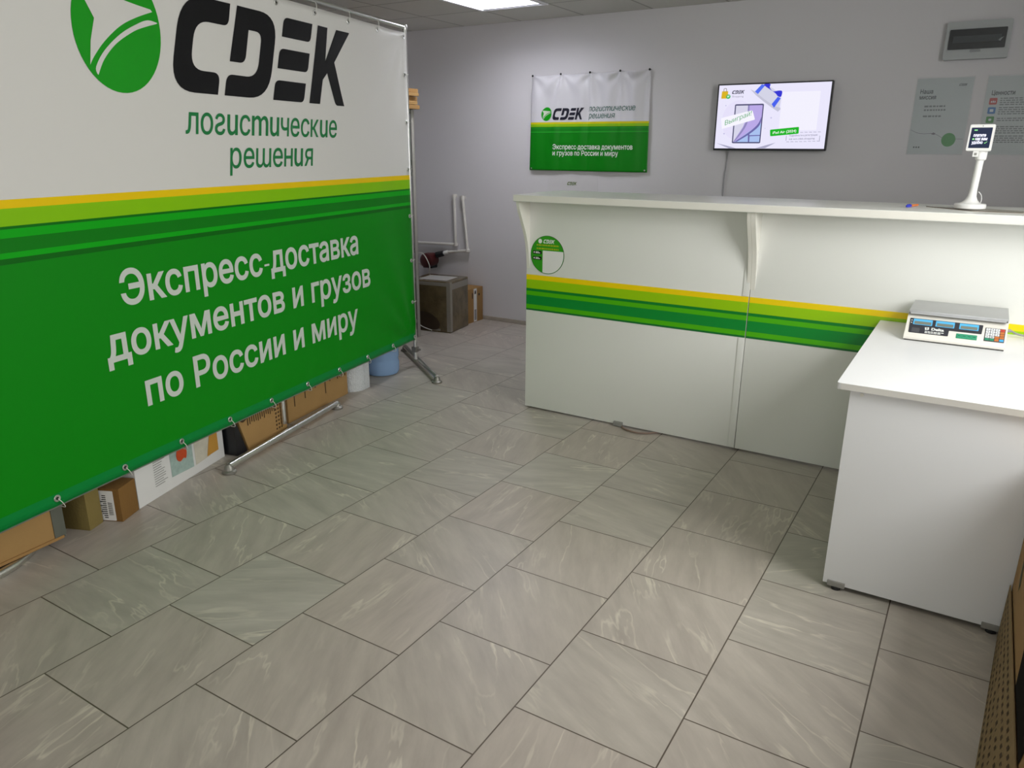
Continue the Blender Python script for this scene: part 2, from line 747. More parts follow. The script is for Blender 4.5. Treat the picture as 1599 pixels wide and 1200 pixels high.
# ------------------------------------------------------------------ the room
XL, XR, YB, YF, H = -4.15, 1.55, 5.69, -1.80, 2.49
struct('floor', MB().box((XL - .1, YF - .1, -0.10), (XR + .1, YB + .1, 0)), floor_m)
LX, LY, LHF = -2.66, 4.846, 0.262      # the opening for the recessed lamp
ce = MB()
ce.box((XL - .1, YF - .1, H), (XR + .1, LY - LHF, H + 0.25)).box((XL - .1, LY + LHF, H), (XR + .1, YB + .1, H + 0.25))
ce.box((XL - .1, LY - LHF, H), (LX - LHF, LY + LHF, H + 0.25)).box((LX + LHF, LY - LHF, H), (XR + .1, LY + LHF, H + 0.25))
struct('ceiling', ce, ceil_m)
struct('wall_back', MB().box((XL - .1, YB, 0), (XR + .1, YB + .1, H)), wall_m)
struct('wall_left', MB().box((XL - .1, YF, 0), (XL, YB, H)), wall_m)
# right wall with the window opening
W0, W1, WZ0, WZ1 = 1.5, 3.05, 1.12, 2.42
wr = MB()
wr.box((XR, YF, 0), (XR + .1, W0, H)).box((XR, W1, 0), (XR + .1, YB, H))
wr.box((XR, W0, 0), (XR + .1, W1, WZ0)).box((XR, W0, WZ1), (XR + .1, W1, H))
struct('wall_right', wr, wall_m)
fr = MB()
for lo, hi in (((XR + .02, W0, WZ0), (XR + .08, W0 + .05, WZ1)), ((XR + .02, W1 - .05, WZ0), (XR + .08, W1, WZ1)),
               ((XR + .02, W0, WZ0), (XR + .08, W1, WZ0 + .05)), ((XR + .02, W0, WZ1 - .05), (XR + .08, W1, WZ1)),
               ((XR + .02, 2.25, WZ0), (XR + .08, 2.30, WZ1))):
    fr.box(lo, hi, 0.004)
win = struct('window_1', fr, plastic_white)
obj('glass_pane', MB().box((XR + .045, W0 + .05, WZ0 + .05), (XR + .051, W1 - .05, WZ1 - .05)), glass_m, win)
obj('window_sill', MB().box((XR - .12, W0 - .04, WZ0 - .03), (XR + .02, W1 + .04, WZ0), 0.006), plastic_white, win)
# glazed shopfront behind the camera
D0, D1 = -0.8, 1.4
wf = MB()
wf.box((XL - .1, YF - .1, 0), (D0, YF, H)).box((D1, YF - .1, 0), (XR + .1, YF, H)).box((D0, YF - .1, 2.35), (D1, YF, H))
struct('wall_front', wf, wall_m)
df = MB()
for x in (D0, 0.37, D1 - .06):
    df.box((x, YF - .08, 0), (x + .06, YF - .02, 2.35), 0.004)
for z in (0, 1.02, 2.29):
    df.box((D0, YF - .08, z), (D1, YF - .02, z + .06), 0.004)
door = struct('door_1', df, plastic_white)
obj('glass_pane', MB().box((D0 + .06, YF - .053, .06), (D1 - .06, YF - .047, 2.29)), glass_m, door)
struct('baseboard_back', MB().box((XL, YB - .012, 0), (XR, YB, 0.035), 0.004), mat('worn_plinth', '#a9a196', 0.8, var=0.25, scale=14, bump=0.3, bscale=40))

# ceiling light
t = thing('ceiling_light', 'square fluorescent ceiling light, lit, recessed in the grid ceiling', 'ceiling light', (-2.66, 4.846, H))
f = MB()
a_, c_ = 0.282, 0.250
f.box((-a_, -a_, -.010), (a_, -c_, -.0005), .002).box((-a_, c_, -.010), (a_, a_, -.0005), .002)
f.box((-a_, -c_, -.010), (-c_, c_, -.0005), .002).box((c_, -c_, -.010), (a_, c_, -.0005), .002)
obj('frame', f, mat('white_lamp_frame', '#dedee2', 0.4, var=0.02), t)
DEP = 0.15
f = MB()
for lo, hi in (((-.260, -.260, 0), (.260, -.252, DEP)), ((-.260, .252, 0), (.260, .260, DEP)), ((-.260, -.252, 0), (-.252, .252, DEP)), ((.252, -.252, 0), (.260, .252, DEP)), ((-.260, -.260, DEP), (.260, .260, DEP + .01))):
    f.box(lo, hi)
obj('housing', f, mat('white_lamp_housing', '#c9c9cc', 0.5, var=0.02), t)
obj('diffuser', MB().box((-.245, -.245, DEP - .012), (.245, .245, DEP - .002)), mat('lit_diffuser', (0.93, 0.93, 1.0, 1), 0.5, var=0.0, emit=24.0), t)
lh_m = mat('lamp_holder_white', '#d8d8dc', 0.4, var=0.05)
for sx_, sy__ in ((-1, 1), (1, 1), (-1, -1), (1, -1)):
    f = MB().box((sx_ * .222 - .022, sy__ * .215 - .03, DEP - .045), (sx_ * .222 + .022, sy__ * .215 + .03, DEP - .0125), .003)
    obj('tube_holder', f, lh_m, t)

# ------------------------------------------------------------------ shared artwork (logo), unit height = letter height, x to the right
LU, LZ, LH = 2.058, 1.742, 0.405


def lg(u, z, r=0.0):
    return ((LU - u) / LH, (z - LZ) / LH, r / LH)


C_ = rpoly([lg(1.68, 2.147), lg(1.705, 2.048, .035), lg(1.914, 2.048, .085), lg(1.978, 1.838, .085), lg(1.79, 1.838, .045), lg(1.819, 1.742),
            lg(2.108, 1.742, .17), lg(1.984, 2.147, .17)], 8)
D_ = rpoly([lg(1.634, 2.147), lg(1.334, 2.147, .14), lg(1.458, 1.742, .15), lg(1.775, 1.742), lg(1.746, 1.838, .04), lg(1.532, 1.838, .08),
            lg(1.468, 2.05, .06), lg(1.565, 2.05), lg(1.612, 1.896, .04), lg(1.718, 1.896)], 8)
E1 = rpoly([lg(1.286, 2.147, .035), lg(1.044, 2.147), lg(1.073, 2.052, .03), lg(1.315, 2.052)])
E2 = rpoly([lg(1.340, 1.995, .035), lg(1.087, 1.995), lg(1.117, 1.897, .03), lg(1.370, 1.897)])
E3 = rpoly([lg(1.394, 1.84, .035), lg(1.140, 1.84), lg(1.170, 1.742, .03), lg(1.424, 1.742)])
K_ = rpoly([lg(.996, 2.147), lg(.902, 2.147), lg(.948, 1.971), lg(.818, 2.147), lg(.687, 2.147, .01), lg(.861, 1.972), lg(.783, 1.742),
            lg(.869, 1.742, .02), lg(.937, 1.909), lg(.983, 1.871), lg(1.023, 1.742), lg(1.12, 1.742)])
LETTERS = [C_, D_, E1, E2, E3, K_]
GLOBE = [lg(2.337 + .213 * math.cos(2 * math.pi * k / 56), 1.957 + .240 * math.sin(2 * math.pi * k / 56) - .02 * math.cos(2 * math.pi * k / 56))[:2] for k in range(56)]
_arc = cat2([(2.496, 1.808), (2.472, 1.841), (2.414, 1.901), (2.328, 1.967), (2.242, 2.009), (2.157, 2.041)], 5)
BIRD = [lg(u, z)[:2] for u, z in [(2.505, 2.085), (2.448, 1.978), (2.478, 1.897)] + _arc + [(2.165, 2.049), (2.236, 2.056), (2.391, 2.074)]]
_o = cat2([(2.470, 1.779), (2.470, 1.805), (2.421, 1.867), (2.333, 1.937), (2.247, 1.983), (2.186, 2.006), (2.135, 2.002)], 5)
_i = cat2([(2.135, 2.000), (2.208, 1.977), (2.272, 1.951), (2.359, 1.899), (2.427, 1.835), (2.465, 1.775)], 5)
SWOOSH = [lg(u, z)[:2] for u, z in _o + _i[1:]]


def logo_letters(mb, x0, y0, h, fn, cuts=None):
    for p in LETTERS:
        mb.flat([(x0 + x * h, y0 + y * h) for x, y in p], fn, cuts)
    return mb


def logo_shapes(mb, shapes, x0, y0, h, fn, cuts=None, ox=0.0):
    for p in shapes:
        mb.flat([(x0 + (x + ox) * h, y0 + y * h) for x, y in p], fn, cuts)
    return mb


SLOGAN1, SLOGAN2 = 'ло\u01a8uсmuческuе', 'ре\u026fенuя'   # cursive letter forms of an italic face


def slogan(mb, s, fn, width, xh, shear, x0, y0, cuts, bold=0.006, res=5):
    """italic line: every letter brought to the same x-height, set with even gaps"""
    glyphs, x = [], 0.0
    for ch in s:
        g = MB()
        g.text(ch, lambda a, c: Vector((a, c, 0)), height=0.729, bold=bold, res=res)
        top_ = max(v.co.y for v in g.bm.verts)
        k = 1.0 / top_ * (1.025 if ch in 'оес\u01a8рm' else 1.0)
        w_ = max(v.co.x for v in g.bm.verts) * k
        glyphs.append((g.bm, k, x))
        x += w_ + (0.17 if ch not in 'осе' else 0.145)
    kx = width / (x - 0.16)
    for gb, k, gx in glyphs:
        for v in gb.verts:
            yy = v.co.y * k
            v.co = Vector((x0 + (gx + v.co.x * k) * kx + shear * yy * xh, y0 + yy * xh, 0))
        cut_grid(gb, cuts)
        for v in gb.verts:
            v.co = fn(v.co.x, v.co.y)
        mb.add(gb)
    return mb

# ------------------------------------------------------------------ the big press-wall banner on its tube stand
BA = math.radians(10.25)
BP = Vector((-2.848, 4.119, 0))
BD = Vector((math.sin(BA), -math.cos(BA), 0))
BN = Vector((math.cos(BA), math.sin(BA), 0))


def bdisp(u, z):
    """soft creases of the stretched cloth"""
    d = 0.004 * math.sin(2.1 * u + 0.7) * math.sin(1.4 * z)
    for cu, cz, amp, rad, k in ((0.03, 2.22, 0.010, 0.42, 15), (0.03, 0.20, 0.013, 0.40, 13)):
        dx, dz = u - cu, z - cz
        r = math.hypot(dx, dz)
        th = math.atan2(dz, dx)
        d += amp * math.sin(k * th) * min(1, r / 0.12) * math.exp(-r / rad) * (1 if r > 0 else 0)
    for k in range(11):
        gu = 0.035 + 0.315 * k
        d += 0.0035 * math.exp(-((u - gu) / 0.035) ** 2) * math.exp(-(z - 0.2) / 0.12)
        d += 0.004 * math.exp(-((u - gu) / 0.05) ** 2) * math.exp(-(2.21 - z) / 0.2)
    return d


U0, U1, Z0, Z1, ST = 0.03, 3.21, 0.20, 2.21, 0.03
bdisp_g = gridded(bdisp, U0, Z0, ST)


def bpt(u, z, off=0.0):
    return BP + BD * u + BN * (off + bdisp_g(u, z)) + Vector((0, 0, z))


big = [(0.0, '#8d928a'), (0.2045, '#008438'), (0.252, '#008608'), (1.122, '#006608'), (1.134, '#00a80c'), (1.155, '#007a0a'), (1.208, '#00a80c'), (1.238, '#006e08'), (1.248, '#86c400'), (1.301, '#ecc800'), (1.336, '#d9d8d4')]
banner_m = stripe_mat('printed_banner_vinyl', big, 0.0, 2.5, 0.45, spec=0.22)
tb = thing('banner', 'huge white and green advertising banner stretched on a tube frame at left', 'banner', BP)
mbn = MB()
nu, nz_ = round((U1 - U0) / ST), round((Z1 - Z0) / ST)
grid = [[mbn.bm.verts.new(bpt(U0 + (U1 - U0) * i / nu, Z0 + (Z1 - Z0) * j / nz_)) for j in range(nz_ + 1)] for i in range(nu + 1)]
for i in range(nu):
    for j in range(nz_):
        mbn.bm.faces.new((grid[i + 1][j], grid[i][j], grid[i][j + 1], grid[i + 1][j + 1]))
sheet = obj('sheet', mbn, banner_m, tb, world=True, ang=180)
sol = sheet.modifiers.new('thickness', 'SOLIDIFY')
sol.thickness = 0.0015
sol.offset = -1
CUT = (-U1, -U0, Z0, Z1, ST)


def bf(off):
    return lambda t_, z_: bpt(-t_, z_, off)


LB, LT = 1.7355, 2.1272                    # letter baseline and top of the big logo
lh = LT - LB
lx = -1.996
obj('logo_emblem', logo_shapes(MB(), [GLOBE], lx, LB, lh, bf(.0018), CUT), globe_green, tb, world=True, ang=180)['label'] = 'round green emblem'
obj('logo_emblem_bird', logo_shapes(MB(), [BIRD, SWOOSH], lx, LB, lh, bf(.0030), CUT), mat('banner_white_print', '#d9d8d4', 0.42, var=0.01), tb, world=True, ang=180)
obj('logo_letters', logo_letters(MB(), lx, LB, lh, bf(.0018), CUT), ink, tb, world=True, ang=180)['label'] = 'black logo lettering'
m = MB()
slogan(m, SLOGAN1, bf(.0018), 1.125, 0.089, 0.16, -1.985, 1.566, CUT)
slogan(m, SLOGAN2, bf(.0018), 0.635, 0.089, 0.16, -1.733, 1.418, CUT)
obj('slogan', m, green_ink, tb, world=True, ang=180)['label'] = 'green italic slogan'
wl = mat('white_banner_lettering', '#c9d1c9', 0.45, var=0.01)
m = MB()
m.text('Экспресс-доставка', bf(.0018), width=1.735, height=0.140, bold=0.021, x0=-2.437, y0=0.898, cuts=CUT)
obj('white_lettering', m, wl, tb, world=True, ang=180)['label'] = 'white lettering, top line'
m = MB()
m.text('документов и грузов', bf(.0018), width=1.960, height=0.140, bold=0.021, x0=-2.545, y0=0.685, cuts=CUT)
obj('white_lettering', m, wl, tb, world=True, ang=180)['label'] = 'white lettering, middle line'
m = MB()
m.text('по России и миру', bf(.0018), width=1.640, height=0.140, bold=0.021, x0=-2.385, y0=0.456, cuts=CUT)
obj('white_lettering', m, wl, tb, world=True, ang=180)['label'] = 'white lettering, bottom line'
# eyelets with their white ties along the edges
tie_m = mat('white_elastic_tie', '#dcdcd4', 0.5, var=0.05)


def eyelet(u, z, du, dz):
    p = bpt(u, z, 0.003)
    R = Matrix.Translation(p) @ BN.to_track_quat('Z', 'Y').to_matrix().to_4x4()
    e = MB()
    e.lathe([(0.0065, -.002), (0.0135, -.002), (0.014, .0005), (0.012, .0024), (0.0065, .0015), (0.0065, -.002)], 16, R, close=False)
    e.lathe([(0, -.0012), (.0066, -.0012)], 16, R, close=False)
    eo = obj('eyelet', e, [steel, black], tb, world=True)
    pl_ = p - BP
    for f_ in eo.data.polygons:
        f_.material_index = 1 if (f_.center - pl_).length < .0060 else 0
    q = p + BD * du + Vector((0, 0, dz))
    obj('tie', MB().tube([p + BN * .004, p + (q - p) * .45 + BN * .012, q + BN * .004, q - BN * .03], 0.0016, 6, 4), tie_m, eo, world=True)


for k in range(11):
    eyelet(0.04 + 0.3135 * k, 0.236 if k else 0.226, -0.022, -0.045)
    eyelet(0.052 + 0.3135 * k, 2.185, -0.004, 0.050)
for z in (1.96, 1.67, 1.375, 1.07, 0.77, 0.48):
    eyelet(0.055, z, -0.04, 0.004)

# tube stand
ts = thing('banner_stand', 'chromed tube stand with round feet carrying the huge banner', 'stand', BP)


def spt(u, z, off):
    return BP + BD * u + BN * off + Vector((0, 0, z))


pole_r = 0.0135
for u, off in ((0.005, -.012), (1.463, -.045), (3.235, -.012)):
    top = 2.245 if u != 1.463 else 2.24
    obj('pole', MB().cyl(spt(u, 0.05, off), spt(u, top, off), pole_r), steel, ts, world=True)
obj('top_bar', MB().cyl(spt(-0.01, 2.245, -.012), spt(3.25, 2.245, -.012), 0.0125).lathe([(0, -.018), (.016, -.016), (.019, 0), (.016, .016), (0, .018)], 16, Matrix.Translation(spt(0.005, 2.245, -.012))), steel, ts, world=True)
obj('clamp', MB().box((-.02, -.02, -.02), (.02, .02, .02), .005, M=Matrix.Translation(spt(0.005, 0.125, -.012))).cyl(spt(0.005, 0.125, -.012), spt(0.005, 0.125, .03), .008), dull_steel, ts, world=True)


def foot(p0, p1, bend=None, pads=(0, 1)):
    fb = MB()
    p0, p1 = Vector(p0), Vector(p1)
    if bend:
        fb.tube([p0] + [Vector(x) for x in bend] + [p1], 0.0165, 12, 6)
    else:
        fb.cyl(p0, p1, 0.0165, seg=16)
    fo = obj('foot_bar', fb, steel, ts, world=True)
    for p in [(p0, p1)[k] for k in pads]:
        pd = MB()
        pd.lathe([(.033, 0), (.035, .004), (.034, .012), (.024, .018), (.020, .034), (.012, .046), (0, .05)], 20, Matrix.Translation((p.x, p.y, 0)))
        obj('foot_pad', pd, dull_steel, fo, world=True)


foot((-3.19, 4.395, .035), (-2.478, 3.862, .035))
foot(spt(1.02, .035, -.002), spt(2.02, .035, .055))
foot((-2.62, 1.30, .017), (-2.235, 0.42, .017), [(-2.50, 1.28, .017), (-2.41, 1.18, .017), (-2.362, 1.06, .017), (-2.29, 0.7, .017)], pads=(1,))

# ------------------------------------------------------------------ things standing behind the banner
def carton(name, label, loc, rz, w, d, h, m, group=None, tape=True, bev=0.004, tape_m=None, open_top=False):
    """box with origin at its front-left bottom corner; x along the front, y going back"""
    t_ = thing(name, label, 'box', loc, rz, group)
    obj('body', MB().box((0, 0, 0), (w, d, h), bev), m, t_)
    if tape:
        tp = MB().box((w / 2 - .024, -.0006, h - .07), (w / 2 + .024, d + .0006, h + .0008))
        obj('tape', tp, tape_m or clear_tape, t_)
    return t_


clear_tape = mat('packing_tape', '#a58a5e', 0.25, var=0.05)


def print_lines(mb, fn, x0, x1, y0, y1, n, vertical=False, rnd_=None, gap=0.45):
    """rows of unreadably small print"""
    r_ = rnd_ or random
    for k in range(n):
        a = y0 + (y1 - y0) * k / n
        b_ = a + (y1 - y0) / n * gap
        e = x0 + (x1 - x0) * (0.55 + 0.45 * r_.random())
        if vertical:
            mb.flat([(a, x0), (b_, x0), (b_, e), (a, e)], fn)
        else:
            mb.flat([(x0, a), (e, a), (e, b_), (x0, b_)], fn)
    return mb


# large open carton at the far left: local x runs towards the banner front
a1 = math.atan2(-.266, .024)     # along the visible long side
t = thing('cardboard_box', 'large brown cardboard box with grey corner strip, under the left end of the banner', 'box', (-2.408, 1.345, .035), math.radians(90 + 5.2))
w = MB().box((-1.1, 0, .012), (0, .006, .46), .002).box((-1.1, .444, .012), (0, .45, .46), .002).box((-1.1, .006, .012), (-1.094, .444, .46)).box((-1.1, .006, .012), (-.004, .444, .018))
obj('side_panel', w, card_tan, t)
obj('end_panel', MB().box((-.006, .0, .0), (.0, .45, .46), .001).box((-.045, -.004, .012), (.001, .0, .47), .001), mat('grey_corner_strip', '#5f6258', 0.6, var=0.08), t)['label'] = 'dark grey end strip'
obj('bottom_flap', MB().box((-1.1, -.006, 0), (-.01, .2, .012), .003), card, t)

t = carton('cardboard_box', 'olive brown cardboard box standing between the large carton and the small labelled box', (-2.436, 1.453, 0), math.radians(90 + 22), .08, .125, .24, card_olive)
t = thing('cardboard_box', 'small brown cardboard box with white barcode label, leftmost of the small boxes', 'box', (-2.396, 1.571, 0), math.radians(90 + 25))
obj('body', MB().box((0, 0, 0), (.115, .10, .150), .003), card_dark, t)
fn = lambda x, y: Vector((-.0012, x, y))
obj('shipping_label', MB().prism(rrect(.028, .004, .098, .140, .004), lambda x, y, w_: Vector((-.0012 + w_, x, y)), .001), paper, t)['label'] = 'white shipping label'
m = MB()
f2 = lambda x, y: Vector((-.0016, x, y))
for k in range(14):
    z_ = .030 + k * .0042
    m.flat([(.036, z_), (.056, z_), (.056, z_ + .0015 + .0015 * random.random()), (.036, z_ + .0015)], f2)
print_lines(m, f2, .062, .090, .015, .125, 12)
obj('barcode', m, ink, t)

# white printed box
t = thing('printed_box', 'white printed box with photos on its side, standing under the banner', 'box', (-2.446, 1.679, 0), math.radians(90 + 16.9))
obj('body', MB().box((0, 0, 0), (.612, .24, .42), .004), mat('white_box_card', '#dcdcda', 0.55, var=0.03), t)
pf = lambda x, y: Vector((x, -.0015, y))
pf2 = lambda x, y: Vector((x, -.0028, y))
m = MB()
print_lines(m, pf, .11, .20, .055, .235, 16, gap=.3)
obj('fine_print', m, grey_plastic, t)
obj('photo_print', MB().flat([(.22, .055), (.375, .045), (.375, .26), (.22, .26)], pf), mat('teal_photo_print', '#9fb5ae', 0.5, var=0.35, scale=30), t)['label'] = 'pale teal photo'
m = MB().flat(cat2([(x_, z_ - .062) for x_, z_ in [(.265, .185), (.285, .17), (.31, .178), (.325, .172), (.335, .20), (.325, .235), (.30, .225), (.275, .235), (.262, .21)]], 5, True), pf2)
obj('red_motif', m, mat('orange_red_print', '#c4491f', 0.5, var=0.2, scale=60), t)
obj('pale_print', MB().flat([(.39, .045), (.50, .052), (.545, .26), (.39, .26)], pf), mat('cream_photo_print', '#c9c4b4', 0.5, var=0.2, scale=25), t)
obj('ochre_print', MB().flat([(.475, .055), (.565, .058), (.565, .26), (.535, .26)], pf2), mat('ochre_print', '#c18f3e', 0.5, var=0.1), t)

# black wedge added as shade in the gap, then the two long cartons
t = thing('gap_shade_wedge', 'black wedge added as shade in the gap between white printed box and tilted carton', 'bag', (-2.583, 2.385, 0), math.radians(90 + 12.5))
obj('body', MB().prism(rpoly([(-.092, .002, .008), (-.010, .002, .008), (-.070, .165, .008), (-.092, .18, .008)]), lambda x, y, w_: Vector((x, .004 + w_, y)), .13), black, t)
obj('wedge_loop', MB().tube([(-.086, .03, .165), (-.086, .03, .20), (-.085, .06, .212), (-.085, .09, .20), (-.085, .095, .165)], .005, 8), black, t)  # made-up loop on top of the shade wedge

t = thing('cardboard_box', 'brown carton with dark printed text, tilted beside the black shade wedge', 'box', (-2.583, 2.385, 0), math.radians(90 + 12.5))
obj('body', MB().prism([(0, 0), (.335, 0), (.31, .24), (-.082, .24)], lambda x, y, w_: Vector((x, w_, y)), .11), card_tan, t, smooth=False)
m = MB()
for k in range(14):
    x = .005 + k * .017
    top_ = .150 - .018 * random.random()
    m.flat([(x, top_), (x + .007, top_), (x + .006, .235), (x - .003, .235)], pf)
for k in range(3):
    x = .235 + k * .022
    for q in range(7):
        z_ = .03 + q * .022
        m.flat([(x, z_), (x + .012, z_), (x + .012, z_ + .009 + .006 * random.random()), (x, z_ + .010)], pf)
m.flat(cat2([(-.055, .185), (-.03, .165), (.0, .175), (.02, .20), (.0, .225), (-.05, .22)], 5, True), pf)
obj('dark_print', m, brown_ink, t)

t = carton('cardboard_box', 'long brown carton with dark printed text, behind the middle foot of the banner stand', (-2.714, 2.775, 0), math.radians(90 + 9.9), .60, .28, .40, card_tan, tape=False)
obj('tape', MB().box((.002, .12, .30), (.60, .165, .4008)), clear_tape, t)
m = MB()
for k in range(9):
    x = .06 + k * .05
    n_ = .07 + .10 * random.random()
    if k in (5, 8):
        continue
    m.flat([(x, .22 - n_), (x + .008, .22 - n_), (x + .008, .30), (x, .30)], pf)
    m.flat([(x + .022, .24 - n_ * .6), (x + .029, .24 - n_ * .6), (x + .029, .30), (x + .022, .30)], pf)
for k in range(5):
    m.flat([(.49 + k * .02, .13 + .01 * (k % 2)), (.50 + k * .02, .13), (.50 + k * .02, .26), (.49 + k * .02, .26)], pf)
m.flat([(.02, .17), (.04, .17), (.04, .20), (.02, .20)], pf)
obj('dark_print', m, brown_ink, t)

# bubble wrap roll
bub = mat('bubble_wrap', '#d2d6d8', 0.25, var=0.06, scale=60, bump=0.9, bscale=120)
t = thing('bubble_wrap_roll', 'white bubble wrap roll standing on the floor under the banner', 'roll', (-2.872, 3.470, 0))
m = MB()
pr_ = [(.04, 0), (.088, 0)]
for k in range(1, 30):
    pr_.append((.090 + .0022 * math.sin(k * 2.3) + .001 * (k % 2), .5 * k / 30))
pr_ += [(.087, .5), (.04, .5), (.04, 0)]
m.lathe(pr_, 40, close=False)
obj('wrap', m, bub, t, ang=60)
obj('core', MB().lathe([(.036, .002), (.040, .002), (.040, .505), (.036, .505), (.036, .002)], 24, close=False), card, t)
m = MB().prism([(0, 0), (.055, 0), (.06, .5), (0, .5)], lambda x, y, w_: Vector((.088 - .012 * (x / .06) ** 2 + w_, .02 + x, y + .001)), .0015)
obj('loose_end', m, bub, t)

# 19 litre water bottle
blue = bpy.data.materials.new('blue_bottle_plastic')
blue.use_nodes = True
bb = blue.node_tree.nodes['Principled BSDF']
bb.inputs['Base Color'].default_value = hexc('#93b2d8')
bb.inputs['Roughness'].default_value = 0.12
bb.inputs['Transmission Weight'].default_value = 0.22
bb.inputs['IOR'].default_value = 1.2
nzb = blue.node_tree.nodes.new('ShaderNodeTexNoise')
nzb.inputs['Scale'].default_value = 12
t = thing('water_bottle', 'large blue water cooler bottle standing under the right end of the banner', 'bottle', (-2.950, 3.850, 0))
pr_ = [(r_ * .9, z_) for r_, z_ in [(0, .012), (.10, .0), (.125, .006), (.133, .025), (.134, .085), (.129, .10), (.129, .115), (.134, .13), (.134, .22), (.129, .235), (.129, .25), (.134, .265), (.132, .33), (.115, .385), (.07, .425), (.034, .44), (.028, .47), (.03, .485), (0, .485)]]
obj('body', MB().lathe(pr_, 40), blue, t, ang=50)
obj('cap', MB().lathe([(.031, .455), (.033, .457), (.033, .492), (.030, .496), (0, .496)], 24), mat('pale_blue_cap', '#cfd8e6', 0.4, var=0.02), t)

# storage rack behind the banner, only one post shows
post_m = mat('pale_grey_post', '#a8a69e', 0.5, 0.1, var=0.06, scale=12)
rack_m = mat('galvanised_rack', '#7f8079', 0.45, 0.5, var=0.1, scale=12)
t = thing('storage_rack', 'grey perforated metal storage rack half hidden behind the right end of the banner', 'rack', (-3.388, 4.84, 0))
for px, py in ((0, 0), (-.62, 0), (0, -.36), (-.62, -.36)):
    pm = MB()
    sx_ = -1 if px == 0 else 1
    sy__ = -1 if py == 0 else 1
    pm.box((px, py, 0), (px + sx_ * .002, py + sy__ * .036, 1.79)).box((px, py, 0), (px + sx_ * .036, py + sy__ * .002, 1.79))
    for k in range(60):
        z_ = .03 + k * .0295
        pm.box((px + sx_ * .014, py - sy__ * .0005, z_), (px + sx_ * .022, py, z_ + .012))
    obj('post', pm, post_m, t)
for z_ in (.12, .70, 1.30, 1.765):
    obj('shelf', MB().box((-.617, -.357, z_), (-.003, -.003, z_ + .028), .003), rack_m, t)
obj('bracket', MB().box((-.10, .0005, 1.38), (-.001, .004, 1.42), .001).cyl((-.03, .003, 1.40), (-.03, .008, 1.40), .006), mat('pale_rack_bracket', '#9a9c95', 0.5, var=0.05), t)
obj('back_panel', MB().box((-.60, -.012, .15), (-.046, -.009, 1.74)), mat('grey_rack_panel', '#62655d', 0.5, var=0.12), t)
for k, (hz, rz) in enumerate(((.030, 2), (.026, -3), (.030, 4), (.024, -1), (.028, 2))):
    zz = 1.794 + sum((.030, .026, .030, .024, .028)[:k]) + .002 * k
    t = thing('flattened_carton', ['flattened tan carton lying on the rack top, lowest of the stack', 'flattened tan carton second from the bottom of the stack on the rack', 'flattened tan carton in the middle of the stack on the rack', 'flattened tan carton second from the top of the stack on the rack', 'flattened tan carton lying topmost on the rack'][k],
              'cardboard', (-3.655, 4.68, zz), math.radians(rz), 'flattened cartons on the rack')
    obj('sheet', MB().box((-.28, -.15, 0), (.325 - .012 * (k % 3), .16, hz), .006), (card, card_tan)[k % 2], t)
    obj('fold_edge', MB().box((-.26, .1595, hz * .35), (.30, .1615, hz * .55)), card_dark, t)

# wrapped parcel and carton in the far corner
film = mat('parcel_in_cloudy_film', '#66593f', 0.25, var=0.75, scale=9, bump=0.5, bscale=14, coat=0.3)
t = thing('wrapped_parcel', 'bulky parcel wrapped in cloudy film, standing in the back left corner', 'parcel', (-3.234, 5.056, 0), math.radians(8))
obj('body', MB().box((-.395, 0, 0), (0, .335, .44), .012, 3), film, t)
obj('white_label', MB().box((-.33, .05, .4395), (-.06, .26, .4415), .001), mat('grey_paper_label', '#a9a8a4', 0.5, var=0.05), t)
tm = MB()
tm.box((-.035, -.0015, .01), (.0015, .0015, .435)).box((-.002, -.001, .01), (.0018, .035, .435)).box((-.38, -.0015, .40), (-.01, .0, .43)).box((0, .03, .37), (.0016, .32, .42)).box((-.39, -.0014, .012), (-.1, .0, .03))
obj('tape', tm, clear_mat('cloudy_tape', '#b9b3a8', 0.55, 0.2), t)
m = MB().flat(cat2([(-.35, .02), (-.20, .015), (-.12, .03), (-.11, .09), (-.18, .15), (-.27, .17), (-.34, .14)], 6, True), lambda x, y: Vector((x, -.0018, y)))
obj('torn_patch', m, mat('torn_dark_patch', '#3a2a19', 0.6, var=0.3, scale=25), t)
obj('strap', MB().tube([(-.385, -.004, .32), (-.38, -.006, .16), (-.30, -.006, .05), (-.18, -.006, .012)], .004, 8), tie_m, t)

t = carton('cardboard_box', 'brown carton with white address strip beside the wrapped parcel by the back wall', (-3.60, 5.415, 0), math.radians(0), .285, .255, .31, card, tape=False)
fx = lambda x, y: Vector((.2862, x, y))
fx2 = lambda x, y: Vector((.2872, x, y))
obj('address_strip', MB().flat([(.105, .005), (.155, .005), (.155, .305), (.105, .305)], fx), paper, t)['label'] = 'white strip with dark print'
m = MB()
for k in range(7):
    m.flat([(.115, .02 + k * .014), (.145, .02 + k * .014), (.145, .029 + k * .014), (.115, .027 + k * .014)], fx2)
m.flat([(.117, .255), (.143, .258), (.138, .29), (.122, .285)], fx2)
m.flat([(.078, .22), (.09, .22), (.09, .27), (.078, .27)], fx2)
m.flat([(.18, .235), (.20, .235), (.20, .255), (.18, .255)], fx2)
obj('dark_print', m, ink, t)

